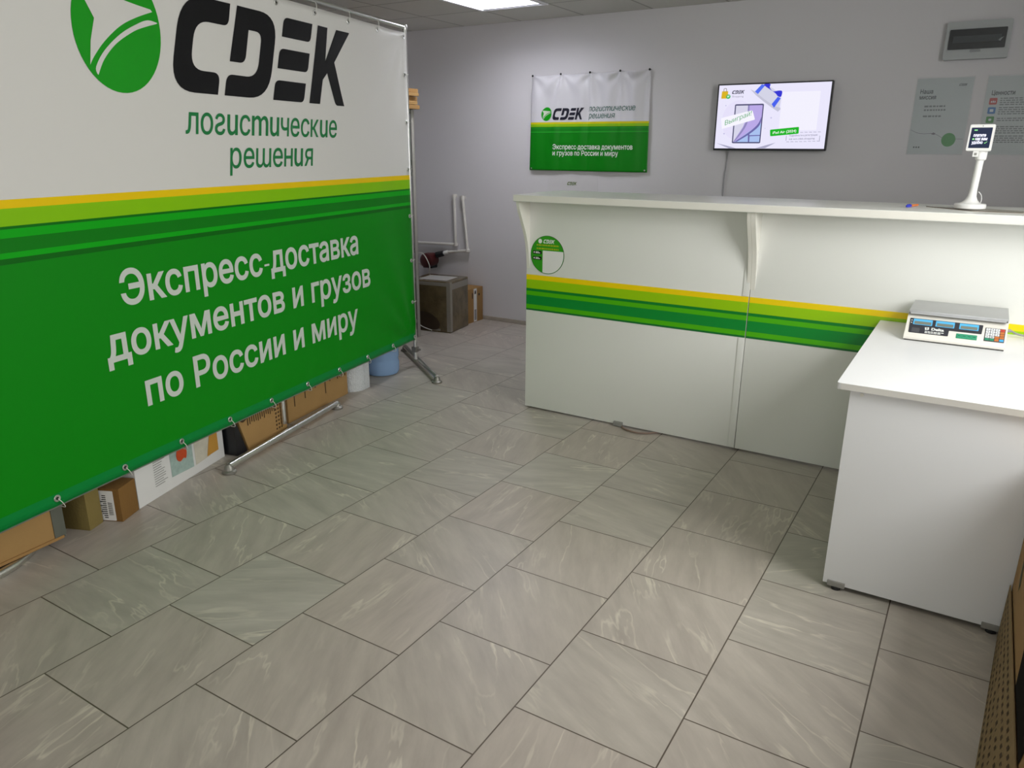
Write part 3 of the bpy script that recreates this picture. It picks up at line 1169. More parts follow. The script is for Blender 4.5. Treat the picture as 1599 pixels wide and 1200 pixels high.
# ------------------------------------------------------------------ heating pipes and pump on the back wall
pipe_m = mat('white_plastic_pipe', '#dedbd5', 0.4, var=0.04)
py_ = YB - .03
for name_, lab, pts, lx_ in (('heating_pipe', 'white heating pipe on the back wall, the left one, running into the corner', [(-3.612, py_, 1.095), (-3.603, py_, .668), (-4.13, py_, .655)], None),
                             ('heating_pipe', 'white heating pipe on the back wall, the right one, leading to the pump', [(-3.518, py_, 1.085), (-3.470, py_, .622), (-3.69, py_, .592)], None)):
    t = thing(name_, lab, 'pipe', (pts[1][0], YB, pts[1][2]))
    m = MB()
    for p, q in zip(pts[:-1], pts[1:]):
        m.cyl(p, q, .0125, seg=14)
    obj('pipe', m, pipe_m, t, world=True)
    obj('elbow', MB().lathe([(0, -.02), (.018, -.012), (.02, 0), (.018, .012), (0, .02)], 16, Matrix.Translation(pts[1])), pipe_m, t, world=True)
    obj('top_elbow', MB().cyl((pts[0][0], py_, pts[0][2] - .02), (pts[0][0], py_, pts[0][2] + .02), .0185, seg=14, bev=.004).cyl((pts[0][0], py_, pts[0][2] + .005), (pts[0][0], YB, pts[0][2] + .005), .014), pipe_m, t, world=True)
t = thing('circulation_pump', 'dark red and black heating pump at the end of the pipe', 'pump', (-3.86, YB, .525))
obj('motor', MB().lathe([(0, -.09), (.05, -.088), (.062, -.075), (.066, -.03), (.07, 0), (.066, .045), (.045, .06), (0, .062)], 28, Matrix.Translation((-3.86, YB - .11, .515)) @ Matrix.Rotation(math.radians(90), 4, 'X')), mat('dark_red_casting', '#4a1315', 0.45, var=0.15, scale=20), t, world=True)['label'] = 'dark red motor'
obj('terminal_box', MB().box((-3.92, YB - .12, .44), (-3.82, YB - .03, .50), .006), black, t, world=True)
obj('union_nut', MB().cyl((-3.80, py_ - .04, .56), (-3.735, py_ - .015, .578), .03, .026, 8).cyl((-3.79, py_ - .03, .565), (-3.74, py_, .58), .022), black, t, world=True)
obj('coupling', MB().cyl((-3.735, py_ - .01, .580), (-3.69, py_, .592), .019, seg=14, bev=.003), plastic_white, t, world=True)
obj('cable', MB().tube([(-3.93, YB - .13, .46), (-3.94, YB - .19, .53), (-3.90, YB - .215, .585), (-3.84, YB - .215, .585), (-3.80, YB - .20, .52), (-3.795, YB - .18, .45), (-3.85, YB - .15, .36)], .005, 8), tie_m, t, world=True)

# ------------------------------------------------------------------ reception counter
CY, CX0, SEAM = 3.752, -1.722, -0.44
CT = 1.272
cs = [(0.0, '#0b6f2e'), (.618, '#4cb400'), (.643, '#008a30'), (.697, '#4cb400'), (.722, '#007f28'), (.737, '#98cc00'), (.789, '#f4d400'), (.8175, '#f4d400')]
stripe_counter = stripe_mat('printed_stripe_film', cs, .55, .85, 0.3)


def bracket(mb, x0, x1):
    """curved console under the overhanging top: profile in Y-Z"""
    prof = [(CY, CT - .036), (CY - .125, CT - .036)] + cat2([(CY - .125, CT - .036), (CY - .114, CT - .08), (CY - .078, CT - .15), (CY - .038, CT - .23), (CY - .012, CT - .32), (CY, CT - .42)], 6)[1:]
    mb.prism(prof, lambda y, z, w_: Vector((x0 + w_, y, z)), x1 - x0)
    return mb


def counter_unit(label, x0, x1, bx, zb=.012):
    t_ = thing('reception_counter', label, 'counter', ((x0 + x1) / 2, CY + .2, 0))
    obj('front_panel', MB().box((x0, CY, zb), (x1, CY + .018, CT - .036), .0012), white_lam, t_, world=True)
    for xa in (x0, x1 - .018):
        obj('side_panel', MB().box((xa, CY + .0185, zb), (xa + .018, CY + .50, CT - .036), .0012), white_lam, t_, world=True)
    obj('work_shelf', MB().box((x0 + .0185, CY + .019, .74), (x1 - .0185, CY + .50, .765), .002), white_lam, t_, world=True)
    s_ = obj('stripe_film', MB().box((x0 + .001, CY - .0016, .609), (x1 - .001, CY - .0004, .8175)), stripe_counter, t_, world=True)
    s_.data.transform(Matrix.Translation(t_.location))
    s_.location = -t_.location
    s_['label'] = 'yellow and green striped film'
    for a_, c_ in bx:
        obj('bracket', bracket(MB(), a_, c_), white_edge, t_, world=True)
    return t_


cu1 = counter_unit('white reception counter, left section with round green sticker', CX0, SEAM - .0015, [(CX0 + .001, CX0 + .019)])
cu2 = counter_unit('white reception counter, right section behind the desk', SEAM + .0015, 1.50, [(SEAM + .0004, SEAM + .022), (1.47, 1.492)])
obj('cover_strip', MB().box((SEAM - .034, CY - .0035, .02), (SEAM - .003, CY - .0005, .606), .001).box((SEAM - .034, CY - .0035, .8205), (SEAM - .003, CY - .0005, CT - .04), .001), white_lam, cu1, world=True)
obj('bracket', bracket(MB(), SEAM - .018, SEAM - .0004), white_edge, cu1, world=True)
obj('foot_clip', MB().box((-1.13, CY - .012, .004), (-1.075, CY + .01, .03), .003), grey_plastic, cu1, world=True)
for x in (-1.6, -.6):
    obj('foot', MB().cyl((x, CY + .06, 0), (x, CY + .06, .0125), .02), black, cu1, world=True)
for x in (-.3, 1.4):
    obj('foot', MB().cyl((x, CY + .06, 0), (x, CY + .06, .0125), .02), black, cu2, world=True)
for x in (CX0, SEAM - .02):
    obj('foot', MB().box((x, CY + .44, 0), (x + .018, CY + .48, .0125)), black, cu1, world=True)
t = thing('countertop', 'long white countertop lying along both sections of the reception counter', 'countertop', (0.15, 3.85, CT - .036))
obj('slab', MB().box((CX0 - .004, 3.605, CT - .036), (1.51, 4.155, CT), .003, 2), white_lam, t, world=True)
obj('edge_band', MB().box((CX0 - .002, 3.6035, CT - .033), (1.508, 3.6052, CT - .003)), white_edge, t, world=True)

# round sticker on the counter
stx, stz, str_ = -1.586, .937, .108
t = thing('sticker', 'round green sticker with white logo on the left end of the counter', 'sticker', (stx, CY, stz))
sf = lambda o_: (lambda x, y: Vector((stx + x * str_ , CY - o_, stz + y * str_)))
disc = ellipse(0, 0, 1, 1, 64)
obj('disc', MB().prism(disc, lambda x, y, w_: Vector((stx + x * str_, CY - .0012 - w_, stz + y * str_)), .0006), mat('sticker_dark_edge', '#2f6a2a', 0.4, var=0.02), t, world=True)
obj('green_field', MB().flat(ellipse(0, 0, .975, .975, 64), sf(.0024)), mat('sticker_green', '#2f9a12', 0.4, var=0.03), t, world=True)
q = []
R_ = .965
a0 = math.asin(.22 / R_)
for k in range(33):
    an = a0 + (-math.acos(-.27 / R_) - a0) * k / 32
    q.append((R_ * math.cos(an), R_ * math.sin(an)))
q += [(-.27, .22)]
obj('white_field', MB().flat(q, sf(.0030)), paper, t, world=True)['label'] = 'white corner'
m = logo_letters(MB(), -.23, .60, .20, sf(.0034))
m.flat(ellipse(-.43, .70, .11, .12), sf(.0034))
obj('logo', m, white_ink, t, world=True)
m = MB()
for y0_ in (.46, .28):
    x = -.64
    while x < .66:
        w_ = .05 + .11 * random.random()
        m.flat([(x, y0_), (min(x + w_, .68), y0_), (min(x + w_, .68), y0_ + .075), (x, y0_ + .075)], sf(.0034))
        x += w_ + .03
obj('yellow_print', m, mat('yellow_print', '#a9b914', 0.5, var=0.05), t, world=True)
m = MB()
for y0_ in (.02, -.28):
    m.flat(rrect(-.86, y0_, -.34, y0_ + .17, .03), sf(.0034))
obj('store_badge', m, ink, t, world=True)
m = MB()
for y0_ in (.02, -.28):
    m.flat(ellipse(-.78, y0_ + .085, .035, .045, 16), sf(.0040))
    m.flat([(-.70, y0_ + .10), (-.50, y0_ + .10), (-.50, y0_ + .13), (-.70, y0_ + .13)], sf(.0040))
    m.flat([(-.70, y0_ + .04), (-.42, y0_ + .04), (-.42, y0_ + .08), (-.70, y0_ + .08)], sf(.0040))
obj('badge_print', m, white_ink, t, world=True)

tag(obj('cable', MB().tube([(-1.09, CY + .02, .012), (-1.06, CY - .028, .006), (-.99, CY - .052, .006), (-.93, CY - .04, .006), (-.88, CY + .005, .006), (-.84, CY + .04, .008)], .005, 8), mat('reddish_cable', '#8a7468', 0.5, var=0.05)),
    'short loop of cable on the floor sticking out under the counter', 'cable')

# ------------------------------------------------------------------ desk in front of the counter
DX0, DX1, DY0, DZ = .158, 1.25, 2.612, .774
t = thing('desk', 'low white desk standing in front of the counter, carrying the scale', 'desk', (.7, 3.2, 0))
obj('desk_top', MB().prism(rpoly([(DX0, DY0, .012), (DX1, DY0, .012), (DX1, CY - .004), (DX0, CY - .004)]), lambda x, y, w_: Vector((x, y, DZ - .022 + w_)), .022), desk_white, t, world=True)
obj('edge_band', MB().box((DX0 + .012, DY0 - .0008, DZ - .0215), (DX1 - .012, DY0 + .0004, DZ - .0006)), mat('grey_white_edge_band', '#cfcdc6', 0.4, var=0.02), t, world=True)
obj('front_panel', MB().box((.200, 2.634, .018), (1.20, 2.652, DZ - .0225), .0012), desk_white, t, world=True)
for xa in (.200, 1.182):
    obj('side_panel', MB().box((xa, 2.6525, .018), (xa + .018, CY - .02, DZ - .0225), .0012), desk_white, t, world=True)
for x in (.245, .725, 1.13):
    c_ = obj('foot_clip', MB().box((x - .03, 2.627, .012), (x + .03, 2.66, .032), .003), mat('grey_clip', '#8b8983', 0.5, var=0.05), t, world=True)
    obj('glide', MB().cyl((x, 2.64, 0), (x, 2.64, .012), .016).cyl((x, 2.64, .010), (x, 2.64, .02), .007), black, c_, world=True)
for x in (.23, 1.17):
    obj('rear_glide', MB().cyl((x - .01, 3.66, 0), (x - .01, 3.66, .0185), .016), black, t, world=True)
obj('dowel_cap', MB().cyl((.236, 2.6335, .738), (.236, 2.630, .738), .006, seg=14), white_edge, t, world=True)

# ------------------------------------------------------------------ electronic scale on the desk
SX0, SX1 = .283, .636
t = thing('scale', 'electronic price scale with steel platter, keypad and three displays on the desk', 'scale', ((SX0 + SX1) / 2, 3.50, DZ))
SB = Vector((SX0, 3.392, DZ + .008))           # bottom front edge
FT = Vector((SX0 + .002, 3.482, DZ + .092))    # top of the sloping front
body = MB()
prof = [(3.392, DZ + .006), (3.390, DZ + .014), (3.482, DZ + .093), (3.50, DZ + .096), (3.728, DZ + .088), (3.736, DZ + .08), (3.738, DZ + .006)]
body.prism(prof, lambda y, z, w_: Vector((SX0 + w_, y, z)), SX1 - SX0)
obj('body', body, mat('cream_white_casing', '#e6e3da', 0.4, var=0.015), t, world=True)
obj('base_gasket', MB().box((SX0 + .003, 3.394, DZ), (SX1 - .003, 3.735, DZ + .0062)), mat('dark_grey_base', '#4a4845', 0.5, var=0.05), t, world=True)
pl = MB()
pl.box((.285, 3.462, DZ + .104), (.634, 3.722, DZ + .113), .003, 2)
pl.box((.287, 3.464, DZ + .098), (.632, 3.468, DZ + .108)).box((.287, 3.716, DZ + .098), (.632, 3.72, DZ + .108)).box((.287, 3.464, DZ + .098), (.291, 3.72, DZ + .108)).box((.628, 3.464, DZ + .098), (.632, 3.72, DZ + .108))
obj('platter', pl, mat('brushed_platter', '#b9babb', 0.38, 0.75, var=0.03, scale=40), t, world=True)
obj('platter_support', MB().cyl((.34, 3.52, DZ + .09), (.34, 3.52, DZ + .105), .012).cyl((.58, 3.52, DZ + .09), (.58, 3.52, DZ + .105), .012).cyl((.34, 3.68, DZ + .08), (.34, 3.68, DZ + .105), .012).cyl((.58, 3.68, DZ + .08), (.58, 3.68, DZ + .105), .012), grey_plastic, t, world=True)
f0 = Vector((SX0, 3.390, DZ + .014))
f1 = Vector((SX0, 3.482, DZ + .093))
fu = Vector((SX1 - SX0, 0, 0))
fv = f0 - f1
fnm = fu.cross(-fv).normalized()
if fnm.y > 0:
    fnm = -fnm


def sfn(o_):
    return lambda x, y: f1 + fu * x + fv * y + fnm * o_


def sfp(o_):
    return lambda x, y, w_: f1 + fu * x + fv * y + fnm * (o_ + w_)


panel = rpoly([(.030, .18, .02), (.765, .18, .02), (.760, .555, .02), (.443, .555, .01), (.441, .795, .02), (.040, .795, .02)])
po_ = obj('display_panel', MB().prism(panel, sfp(.0), .0012), mat('dark_panel_film', '#33343b', 0.35, var=0.05), t, world=True)
lcd_m = mat('lcd_glass', '#767e74', 0.2, var=0.05)
lcd_b = mat('blue_display_frame', '#57b4e6', 0.35, var=0.05)
for x0_, x1_ in ((.068, .265), (.298, .488), (.536, .725)):
    l_ = obj('display', MB().prism(rrect(x0_, .205, x1_, .445, .012), sfp(.0012), .0008), lcd_b, po_, world=True)
    m = MB().flat(rrect(x0_ + .014, .305, x1_ - .012, .425, .006), sfn(.0026))
    # the digits area belongs to its display, one mesh with two materials
    lm_ = obj('lcd', m, lcd_m, po_, world=True)
m = MB()
fl = lambda x, y: sfn(.0022)(x, y)
m.text('Delta', lambda x, y: sfn(.0022)(x, -y), width=.128, height=.105, bold=.045, x0=.266, y0=-.628)
m.flat(rpoly([(.198, .535, .01), (.240, .515, .01), (.242, .625, .01), (.204, .645, .01)]), fl)
for y_, w_ in ((.685, .19), (.735, .13)):
    x = .205
    while x < .205 + w_:
        k_ = .015 + .02 * random.random()
        m.flat([(x, y_), (x + k_, y_), (x + k_, y_ + .03), (x, y_ + .03)], fl)
        x += k_ + .006
m.flat([(.046, .26), (.056, .26), (.056, .30), (.046, .30)], fl).flat([(.046, .36), (.056, .36), (.056, .40), (.046, .40)], fl)
obj('lettering', m, white_ink, po_, world=True)
m = MB().flat([(.211, .555), (.228, .545), (.229, .565), (.212, .575)], sfn(.0030)).flat([(.212, .595), (.229, .585), (.230, .605), (.213, .615)], sfn(.0030))
obj('mark_slots', m, ink, po_, world=True)
obj('rating_plate', MB().prism(rrect(.068, .585, .148, .77, .008), sfp(.0012), .0006), mat('grey_rating_plate', '#4d4e52', 0.4, var=0.08), po_, world=True)
gk = obj('memory_keys', MB().prism(rrect(.520, .63, .724, .825, .012), sfp(0), .0012), mat('teal_key_strip', '#2f8f6a', 0.4, var=0.04), t, world=True)
m = MB()
for k in range(4):
    x = .532 + k * .048
    m.prism(rrect(x, .665, x + .042, .79, .008), sfp(.0012), .0012)
obj('key', m, mat('teal_keys', '#39a07a', 0.4, var=0.03), gk, world=True)
m = MB()
for k in range(4):
    x = .532 + k * .048
    m.text('M%d' % (k + 1), lambda x_, y_: sfn(.0030)(x_, -y_), width=.026, height=.06, x0=x + .008, y0=-.755)
obj('key_lettering', m, ink, gk, world=True)
kp = obj('keypad', MB().prism(rrect(.790, .26, .982, .81, .012), sfp(0), .0012), mat('dark_keypad', '#4a4a4c', 0.4, var=0.04), t, world=True)
kc = {'w': mat('white_key', '#dfe2e4', 0.4, var=0.02), 'r': mat('red_key', '#cf4a3c', 0.4, var=0.02), 'o': mat('orange_key', '#c07038', 0.4, var=0.05), 'g': mat('green_key', '#2f8a68', 0.4, var=0.02), 'b': mat('blue_key', '#4aa6e0', 0.4, var=0.02)}
rows = ['wwwr', 'wwwo', 'wwwo', 'wwoo', 'ggob']
digits = {(0, 0): '7', (0, 1): '8', (0, 2): '9', (0, 3): 'C', (1, 0): '4', (1, 1): '5', (1, 2): '6', (2, 0): '1', (2, 1): '2', (2, 2): '3', (3, 0): '0', (3, 1): '00'}
dm = MB()
for j, rw in enumerate(rows):
    for i, c_ in enumerate(rw):
        x, y = .798 + i * .0455, .285 + j * .102
        obj('key', MB().prism(rrect(x, y, x + .040, y + .085, .008), sfp(.0012), .0014), kc[c_], kp, world=True)
        if (j, i) in digits:
            dm.text(digits[(j, i)], lambda x_, y_: sfn(.0032)(x_, -y_), width=(.005 if digits[(j, i)] == '1' else .012 if len(digits[(j, i)]) == 1 else .026), height=.05, x0=x + .014 - (.007 if len(digits[(j, i)]) > 1 else 0), y0=-(y + .068))
obj('key_lettering', dm, ink, kp, world=True)
obj('power_cord', MB().tube([(SX1 - .002, 3.66, DZ + .03), (SX1 + .02, 3.665, DZ + .03), (SX1 + .06, 3.68, DZ + .014), (SX1 + .2, 3.70, DZ + .006), (SX1 + .42, 3.72, DZ + .006)], .004, 8).cyl((SX1 - .004, 3.66, DZ + .03), (SX1 + .02, 3.663, DZ + .03), .007), grey_plastic, t, world=True)

# ------------------------------------------------------------------ payment terminal, pen and paper on the countertop
PT = Vector((.425, 3.862, CT + .0045))
t = thing('payment_terminal', 'white payment screen on a slim round-based stand on the countertop', 'payment terminal', PT)
obj('base', MB().lathe([(0, 0), (.058, 0), (.061, .003), (.061, .017), (.058, .021), (.050, .022), (0, .022)], 48), plastic_white, t)
ln = Matrix.Rotation(math.radians(2.0), 4, 'Y')
obj('stem', MB().lathe([(.047, .020), (.034, .026), (.024, .036), (.0165, .052), (.0145, .08), (.0145, .215), (.0145, .232), (0, .232)], 32, ln), plastic_white, t)
obj('swivel_neck', MB().lathe([(.0150, .198), (.0215, .204), (.0215, .236), (.017, .242), (0, .242)], 28, ln), plastic_white, t)
# screen head, leaning back a little
head = MB()
TZ = .288
HM = Matrix.Translation((-.004, -.012, TZ)) @ Matrix.Rotation(math.radians(-7), 4, 'Z') @ Matrix.Rotation(math.radians(-9), 4, 'X')
head.prism(rrect(-.0455, -.053, .0455, .053, .006), lambda x, y, w_: HM @ Vector((x, -w_, y)), .014)
ho = obj('screen_housing', head, plastic_white, t)
hf = lambda o_: (lambda x, y: HM @ Vector((x, -.014 - o_, y)))
so = obj('screen', MB().flat(rrect(-.0385, -.042, .0375, .0405, .002), hf(.0006)), mat('dark_lit_screen', (0.012, 0.018, 0.045, 1), 0.2, var=0.0, emit=0.6), ho)
m = MB()
m.text('платите', hf(.0010), width=.046, height=.0125, bold=.03, shear=.1, x0=-.0275, y0=.004)
m.text('как вам', hf(.0010), width=.044, height=.0125, bold=.03, shear=.1, x0=-.0185, y0=-.0105)
m.text('удобно', hf(.0010), width=.040, height=.0125, bold=.03, shear=.1, x0=-.0290, y0=-.0250)
obj('screen_lettering', m, mat('lit_white_letters', (0.75, 0.75, 0.9, 1), 0.4, var=0.0, emit=0.7), so)
m = MB().flat(ellipse(-.0255, -.006, .004, .0035, 16), hf(.0010))
m.flat([(.0165, -.0205), (.019, -.0245), (.0275, -.0165), (.0265, -.0155), (.019, -.0220), (.0175, -.0195)], hf(.0010))
m.flat(rrect(-.0275, .028, -.016, .032, .001), hf(.0010))
obj('screen_marks', m, mat('lit_green_marks', (0.25, 0.75, 0.25, 1), 0.4, var=0.0, emit=0.6), so)
obj('camera_dot', MB().flat(ellipse(.001, .0468, .0018, .0018, 12), hf(.0006)), ink, ho)
tg = MB().prism(rrect(-.017, -.077, .004, -.0535, .002), lambda x, y, w_: HM @ Vector((x, -.004 - w_, y)), .008)
to = obj('reader_module', tg, plastic_white, t)
obj('reader_window', MB().flat(rrect(-.0115, -.071, -.002, -.0615, .001), lambda x, y: HM @ Vector((x, -.0126, y))), grey_plastic, to)
obj('cable', MB().tube([(.030, .045, .006), (.038, .05, .03), (.034, .04, .055), (.022, .02, .07)], .002, 6), plastic_white, t)

t = thing('folder', 'thin grey paper folder lying flat under the payment terminal base', 'folder', (.42, 3.86, CT))
obj('sheet', MB().prism([(-.165, .075), (.02, -.118), (.20, -.122), (.205, .02), (.05, .10)], lambda x, y, w_: Vector((x, y, w_)), .0012), mat('grey_folder', '#a7a297', 0.35, var=0.05), t)
obj('dark_edge', MB().prism([(-.165, .075), (-.16, .078), (.022, -.113), (.20, -.117), (.20, -.122), (.02, -.118)], lambda x, y, w_: Vector((x, y, .0012 + w_)), .0018), mat('folder_spine', '#5d5145', 0.5, var=0.1), t)
t = thing('pen', 'blue and orange pen lying on the countertop left of the payment terminal', 'pen', (.196, 3.86, CT + .0065), math.radians(74))
obj('barrel', MB().cyl((.0, 0, 0), (.085, 0, 0), .0052, .0048, 12), mat('orange_barrel', '#e8813a', 0.35, var=0.03), t)
obj('cap', MB().lathe([(0, -.04), (.0045, -.038), (.0064, -.03), (.0064, .004), (0, .005)], 16, Matrix.Rotation(math.radians(90), 4, 'Y')), mat('blue_cap', '#3b46c4', 0.35, var=0.03), t)
obj('clip', MB().box((-.034, -.0015, .0055), (0.002, .0015, .0078), .0005), mat('blue_clip', '#343fae', 0.35, var=0.03), t)

# ------------------------------------------------------------------ wall banner
WX0, WX1, WZT = -2.818, -1.800, 2.078
WST = (WX1 - WX0) / 80
WZB = WZT - 58 * WST
pins = [-2.812, -2.539, -2.286, -2.034, -1.806]


def wdisp(x, z):
    d = 0.018
    tdown = (WZT - z) / (WZT - WZB)
    for k in range(4):
        a, c = pins[k], pins[k + 1]
        if a <= x <= c:
            s = (x - a) / (c - a)
            d += 0.042 * math.sin(math.pi * s) ** 1.5 * math.exp(-tdown * 2.3) * (0.9 if k < 2 else .55)
            d += 0.011 * math.sin(3 * math.pi * s + k) * math.exp(-tdown * 1.2)
    for k, pc in enumerate(pins[1:4]):
        slope = (-.10, .12, .02)[k]
        d += 0.026 * math.exp(-((x - pc - slope * tdown * .9) / (.018 + .05 * tdown)) ** 2) * math.exp(-tdown * 2.0)
    for k, pc in enumerate(pins):
        dx, dz = x - pc, WZT + .01 - z
        r = math.hypot(dx, dz)
        d += .011 * math.sin(7 * math.atan2(dx, dz) + k * 1.3) * min(1, r / .06) * math.exp(-r / .22)
    d += 0.004 * math.sin(9.5 * x + 2.0 * z) * min(1, tdown * 2)
    return d


wdisp_g = gridded(lambda x, z: wdisp(min(max(x, WX0), WX1), z), WX0, WZB, WST)


def wsag(x):
    for k in range(4):
        a, c = pins[k], pins[k + 1]
        if a <= x <= c:
            s = (x - a) / (c - a)
            return 0.010 * 4 * s * (1 - s)
    return 0.0


def wpt(x, z, off=0.0):
    tdown = max(0.0, (WZT - z) / (WZT - WZB))
    return Vector((x + .014 * tdown * (x + 2.309) / .509, YB - .004 - wdisp_g(x, z) - off, z - wsag(x) * math.exp(-tdown * 6) + .006 * (x + 2.3) * (1 - tdown)))


k_ = .40
wz = 1.7135
ws = [(0.0, '#007d0a'), (wz - .214 * k_, '#0a6a12'), (wz - .202 * k_, '#1c9a24'), (wz - .181 * k_, '#0a7d16'), (wz - .128 * k_, '#0f8c1c'), (wz - .098 * k_, '#0a7414'), (wz - .088 * k_, '#86bd0c'), (wz - .035 * k_, '#d3c60a'), (wz, '#d2d1d6')]
wm = stripe_mat('printed_wall_cloth', ws, 1.0, 2.3, 0.42)
t = thing('wall_banner', 'creased white and green banner pinned to the back wall left of the television', 'banner', (-2.31, YB, WZB))
mbn = MB()
nx_, nz_ = 80, 58
grid = [[mbn.bm.verts.new(wpt(WX0 + (WX1 - WX0) * i / nx_, WZB + (WZT - WZB) * j / nz_)) for j in range(nz_ + 1)] for i in range(nx_ + 1)]
for i in range(nx_):
    for j in range(nz_):
        mbn.bm.faces.new((grid[i][j], grid[i + 1][j], grid[i + 1][j + 1], grid[i][j + 1]))
sh = obj('sheet', mbn, wm, t, world=True, ang=180)
sh.data.transform(Matrix.Translation(t.location))
sh.location = -t.location
sol = sh.modifiers.new('thickness', 'SOLIDIFY')
sol.thickness = 0.001
sol.offset = -1
WC = (WX0, WX1, WZB, WZT, WST)
wfn = lambda o_: (lambda x, z: wpt(x, z, o_))
lhs = .088
obj('logo_emblem', logo_shapes(MB(), [GLOBE], -2.611, 1.734, lhs, wfn(.002), WC, ox=.03), globe_green, t, world=True, ang=180)['label'] = 'round green emblem'
obj('logo_emblem_bird', logo_shapes(MB(), [BIRD, SWOOSH], -2.611, 1.734, lhs, wfn(.003), WC, ox=.03), mat('pale_bird_print', '#c9d4c4', 0.45, var=0.02), t, world=True, ang=180)
obj('logo_letters', logo_letters(MB(), -2.608, 1.734, lhs * 1.0, lambda x, z: wpt(-2.608 + (x + 2.608) * .93, z, .002), WC), mat('navy_black_ink', '#17182b', 0.5, var=0.05), t, world=True, ang=180)
m = slogan(MB(), SLOGAN1, wfn(.002), .390, .033, .18, -2.298, 1.793, WC, 0.0, 3)
slogan(m, SLOGAN2, wfn(.002), .217, .033, .18, -2.296, 1.741, WC, 0.0, 3)
obj('slogan', m, mat('dark_green_ink', '#1c5f52', 0.45, var=0.03), t, world=True, ang=180)
m = MB().text('Экспресс-доставка документов', wfn(.002), width=.684, height=.0385, bold=.014, x0=-2.604, y0=1.508, cuts=WC, res=3)
m.text('и грузов по России и миру', wfn(.002), width=.566, height=.0385, bold=.014, x0=-2.604, y0=1.460, cuts=WC, res=3)
obj('white_lettering', m, white_ink, t, world=True, ang=180)
for x in pins:
    z_ = WZT + .006 * (x + 2.3)
    y_ = wpt(x, WZT - .004).y
    obj('pin', MB().lathe([(0, 0), (.008, 0), (.0085, .004), (.005, .008), (0, .009)], 14, Matrix.Translation((x, y_ - .002, z_ - .003)) @ Matrix.Rotation(math.radians(90), 4, 'X')).cyl((x, YB + .001, z_ - .003), (x, y_, z_ - .003), .0022), black, t, world=True)
for x in (-2.824, -1.795):
    obj('pin', MB().lathe([(0, 0), (.006, 0), (.0065, .004), (0, .007)], 14, Matrix.Translation((x + (.012 if x < -2 else -.012), wpt(x, WZB + .014).y - .001, WZB + .014)) @ Matrix.Rotation(math.radians(90), 4, 'X')).cyl((x + (.012 if x < -2 else -.012), YB + .001, WZB + .014), (x + (.012 if x < -2 else -.012), wpt(x, WZB + .014).y, WZB + .014), .002), steel, t, world=True)

# small notice below the wall banner, mostly behind the counter
t = thing('notice', 'pale notice sheet with small logo on the wall just above the countertop', 'notice', (-2.43, YB, 1.0))
obj('sheet', MB().prism(cat2([(-2.665, .99), (-2.205, .99)], 1) + [(-2.205, 1.305), (-2.30, 1.309), (-2.36, 1.300), (-2.43, 1.306), (-2.55, 1.303), (-2.60, 1.310), (-2.665, 1.302)], lambda x, z, w_: Vector((x, YB - .002 - w_, z)), .0015), mat('grey_white_sheet', '#cccacc', 0.35, var=0.02), t, world=True)
obj('logo_letters', logo_letters(MB(), -2.482, 1.226, .026, lambda x, z: Vector((x, YB - .0042, z))), mat('olive_green_ink', '#5b7038', 0.5, var=0.03), t, world=True)

# ------------------------------------------------------------------ television
TX0, TX1, TZ0, TZ1, TY = -1.266, -.501, 1.507, 1.952, 5.62
t = thing('television', 'black wall television showing a white and violet advert with green tag', 'television', ((TX0 + TX1) / 2, YB, TZ0))
obj('casing', MB().box((TX0, TY + .003, TZ0), (TX1, TY + .045, TZ1), .006), black, t, world=True)
fm = MB()
bz = .0085
fm.box((TX0, TY - .004, TZ0), (TX1, TY + .004, TZ0 + .014), .002).box((TX0, TY - .004, TZ1 - bz), (TX1, TY + .004, TZ1), .002)
fm.box((TX0, TY - .004, TZ0), (TX0 + bz, TY + .004, TZ1), .002).box((TX1 - bz, TY - .004, TZ0), (TX1, TY + .004, TZ1), .002)
obj('bezel', fm, mat('bezel_black', '#1d1e26', 0.35, var=0.05), t, world=True)
obj('wall_mount', MB().box((-1.0, TY + .045, 1.62), (-.76, YB, 1.84), .004), dull_steel, t, world=True)
sx0, sx1, sz1, sz0 = TX0 + bz, TX1 - bz, TZ1 - bz, TZ0 + .014


def emat(name, h, s=1.0):
    """a lit picture element of the screen"""
    m_ = mat(name, '#000000', 0.3, var=0.0)
    bb_ = m_.node_tree.nodes['Principled BSDF']
    bb_.inputs['Emission Color'].default_value = hexc(h)
    bb_.inputs['Emission Strength'].default_value = s
    return m_


scr = obj('screen', MB().box((sx0, TY - .0015, sz0), (sx1, TY + .002, sz1)), emat('screen_lavender_white', '#e9e6fb', 1.0), t, world=True)


def tv(o_):
    return lambda s_, v_: Vector((sx0 + (sx1 - sx0) * min(max(s_, 0), 1), TY - .0015 - o_, sz1 - (sz1 - sz0) * min(max(v_, 0), 1)))


def tvt(o_):
    f_ = tv(o_)
    return lambda s_, v_: f_(s_, -v_)


def pic(name, polys, h, o_, s=1.0):
    m_ = MB()
    for p in polys:
        m_.flat(p, tv(o_))
    return obj(name, m_, emat('screen_' + name, h, s), scr, world=True)


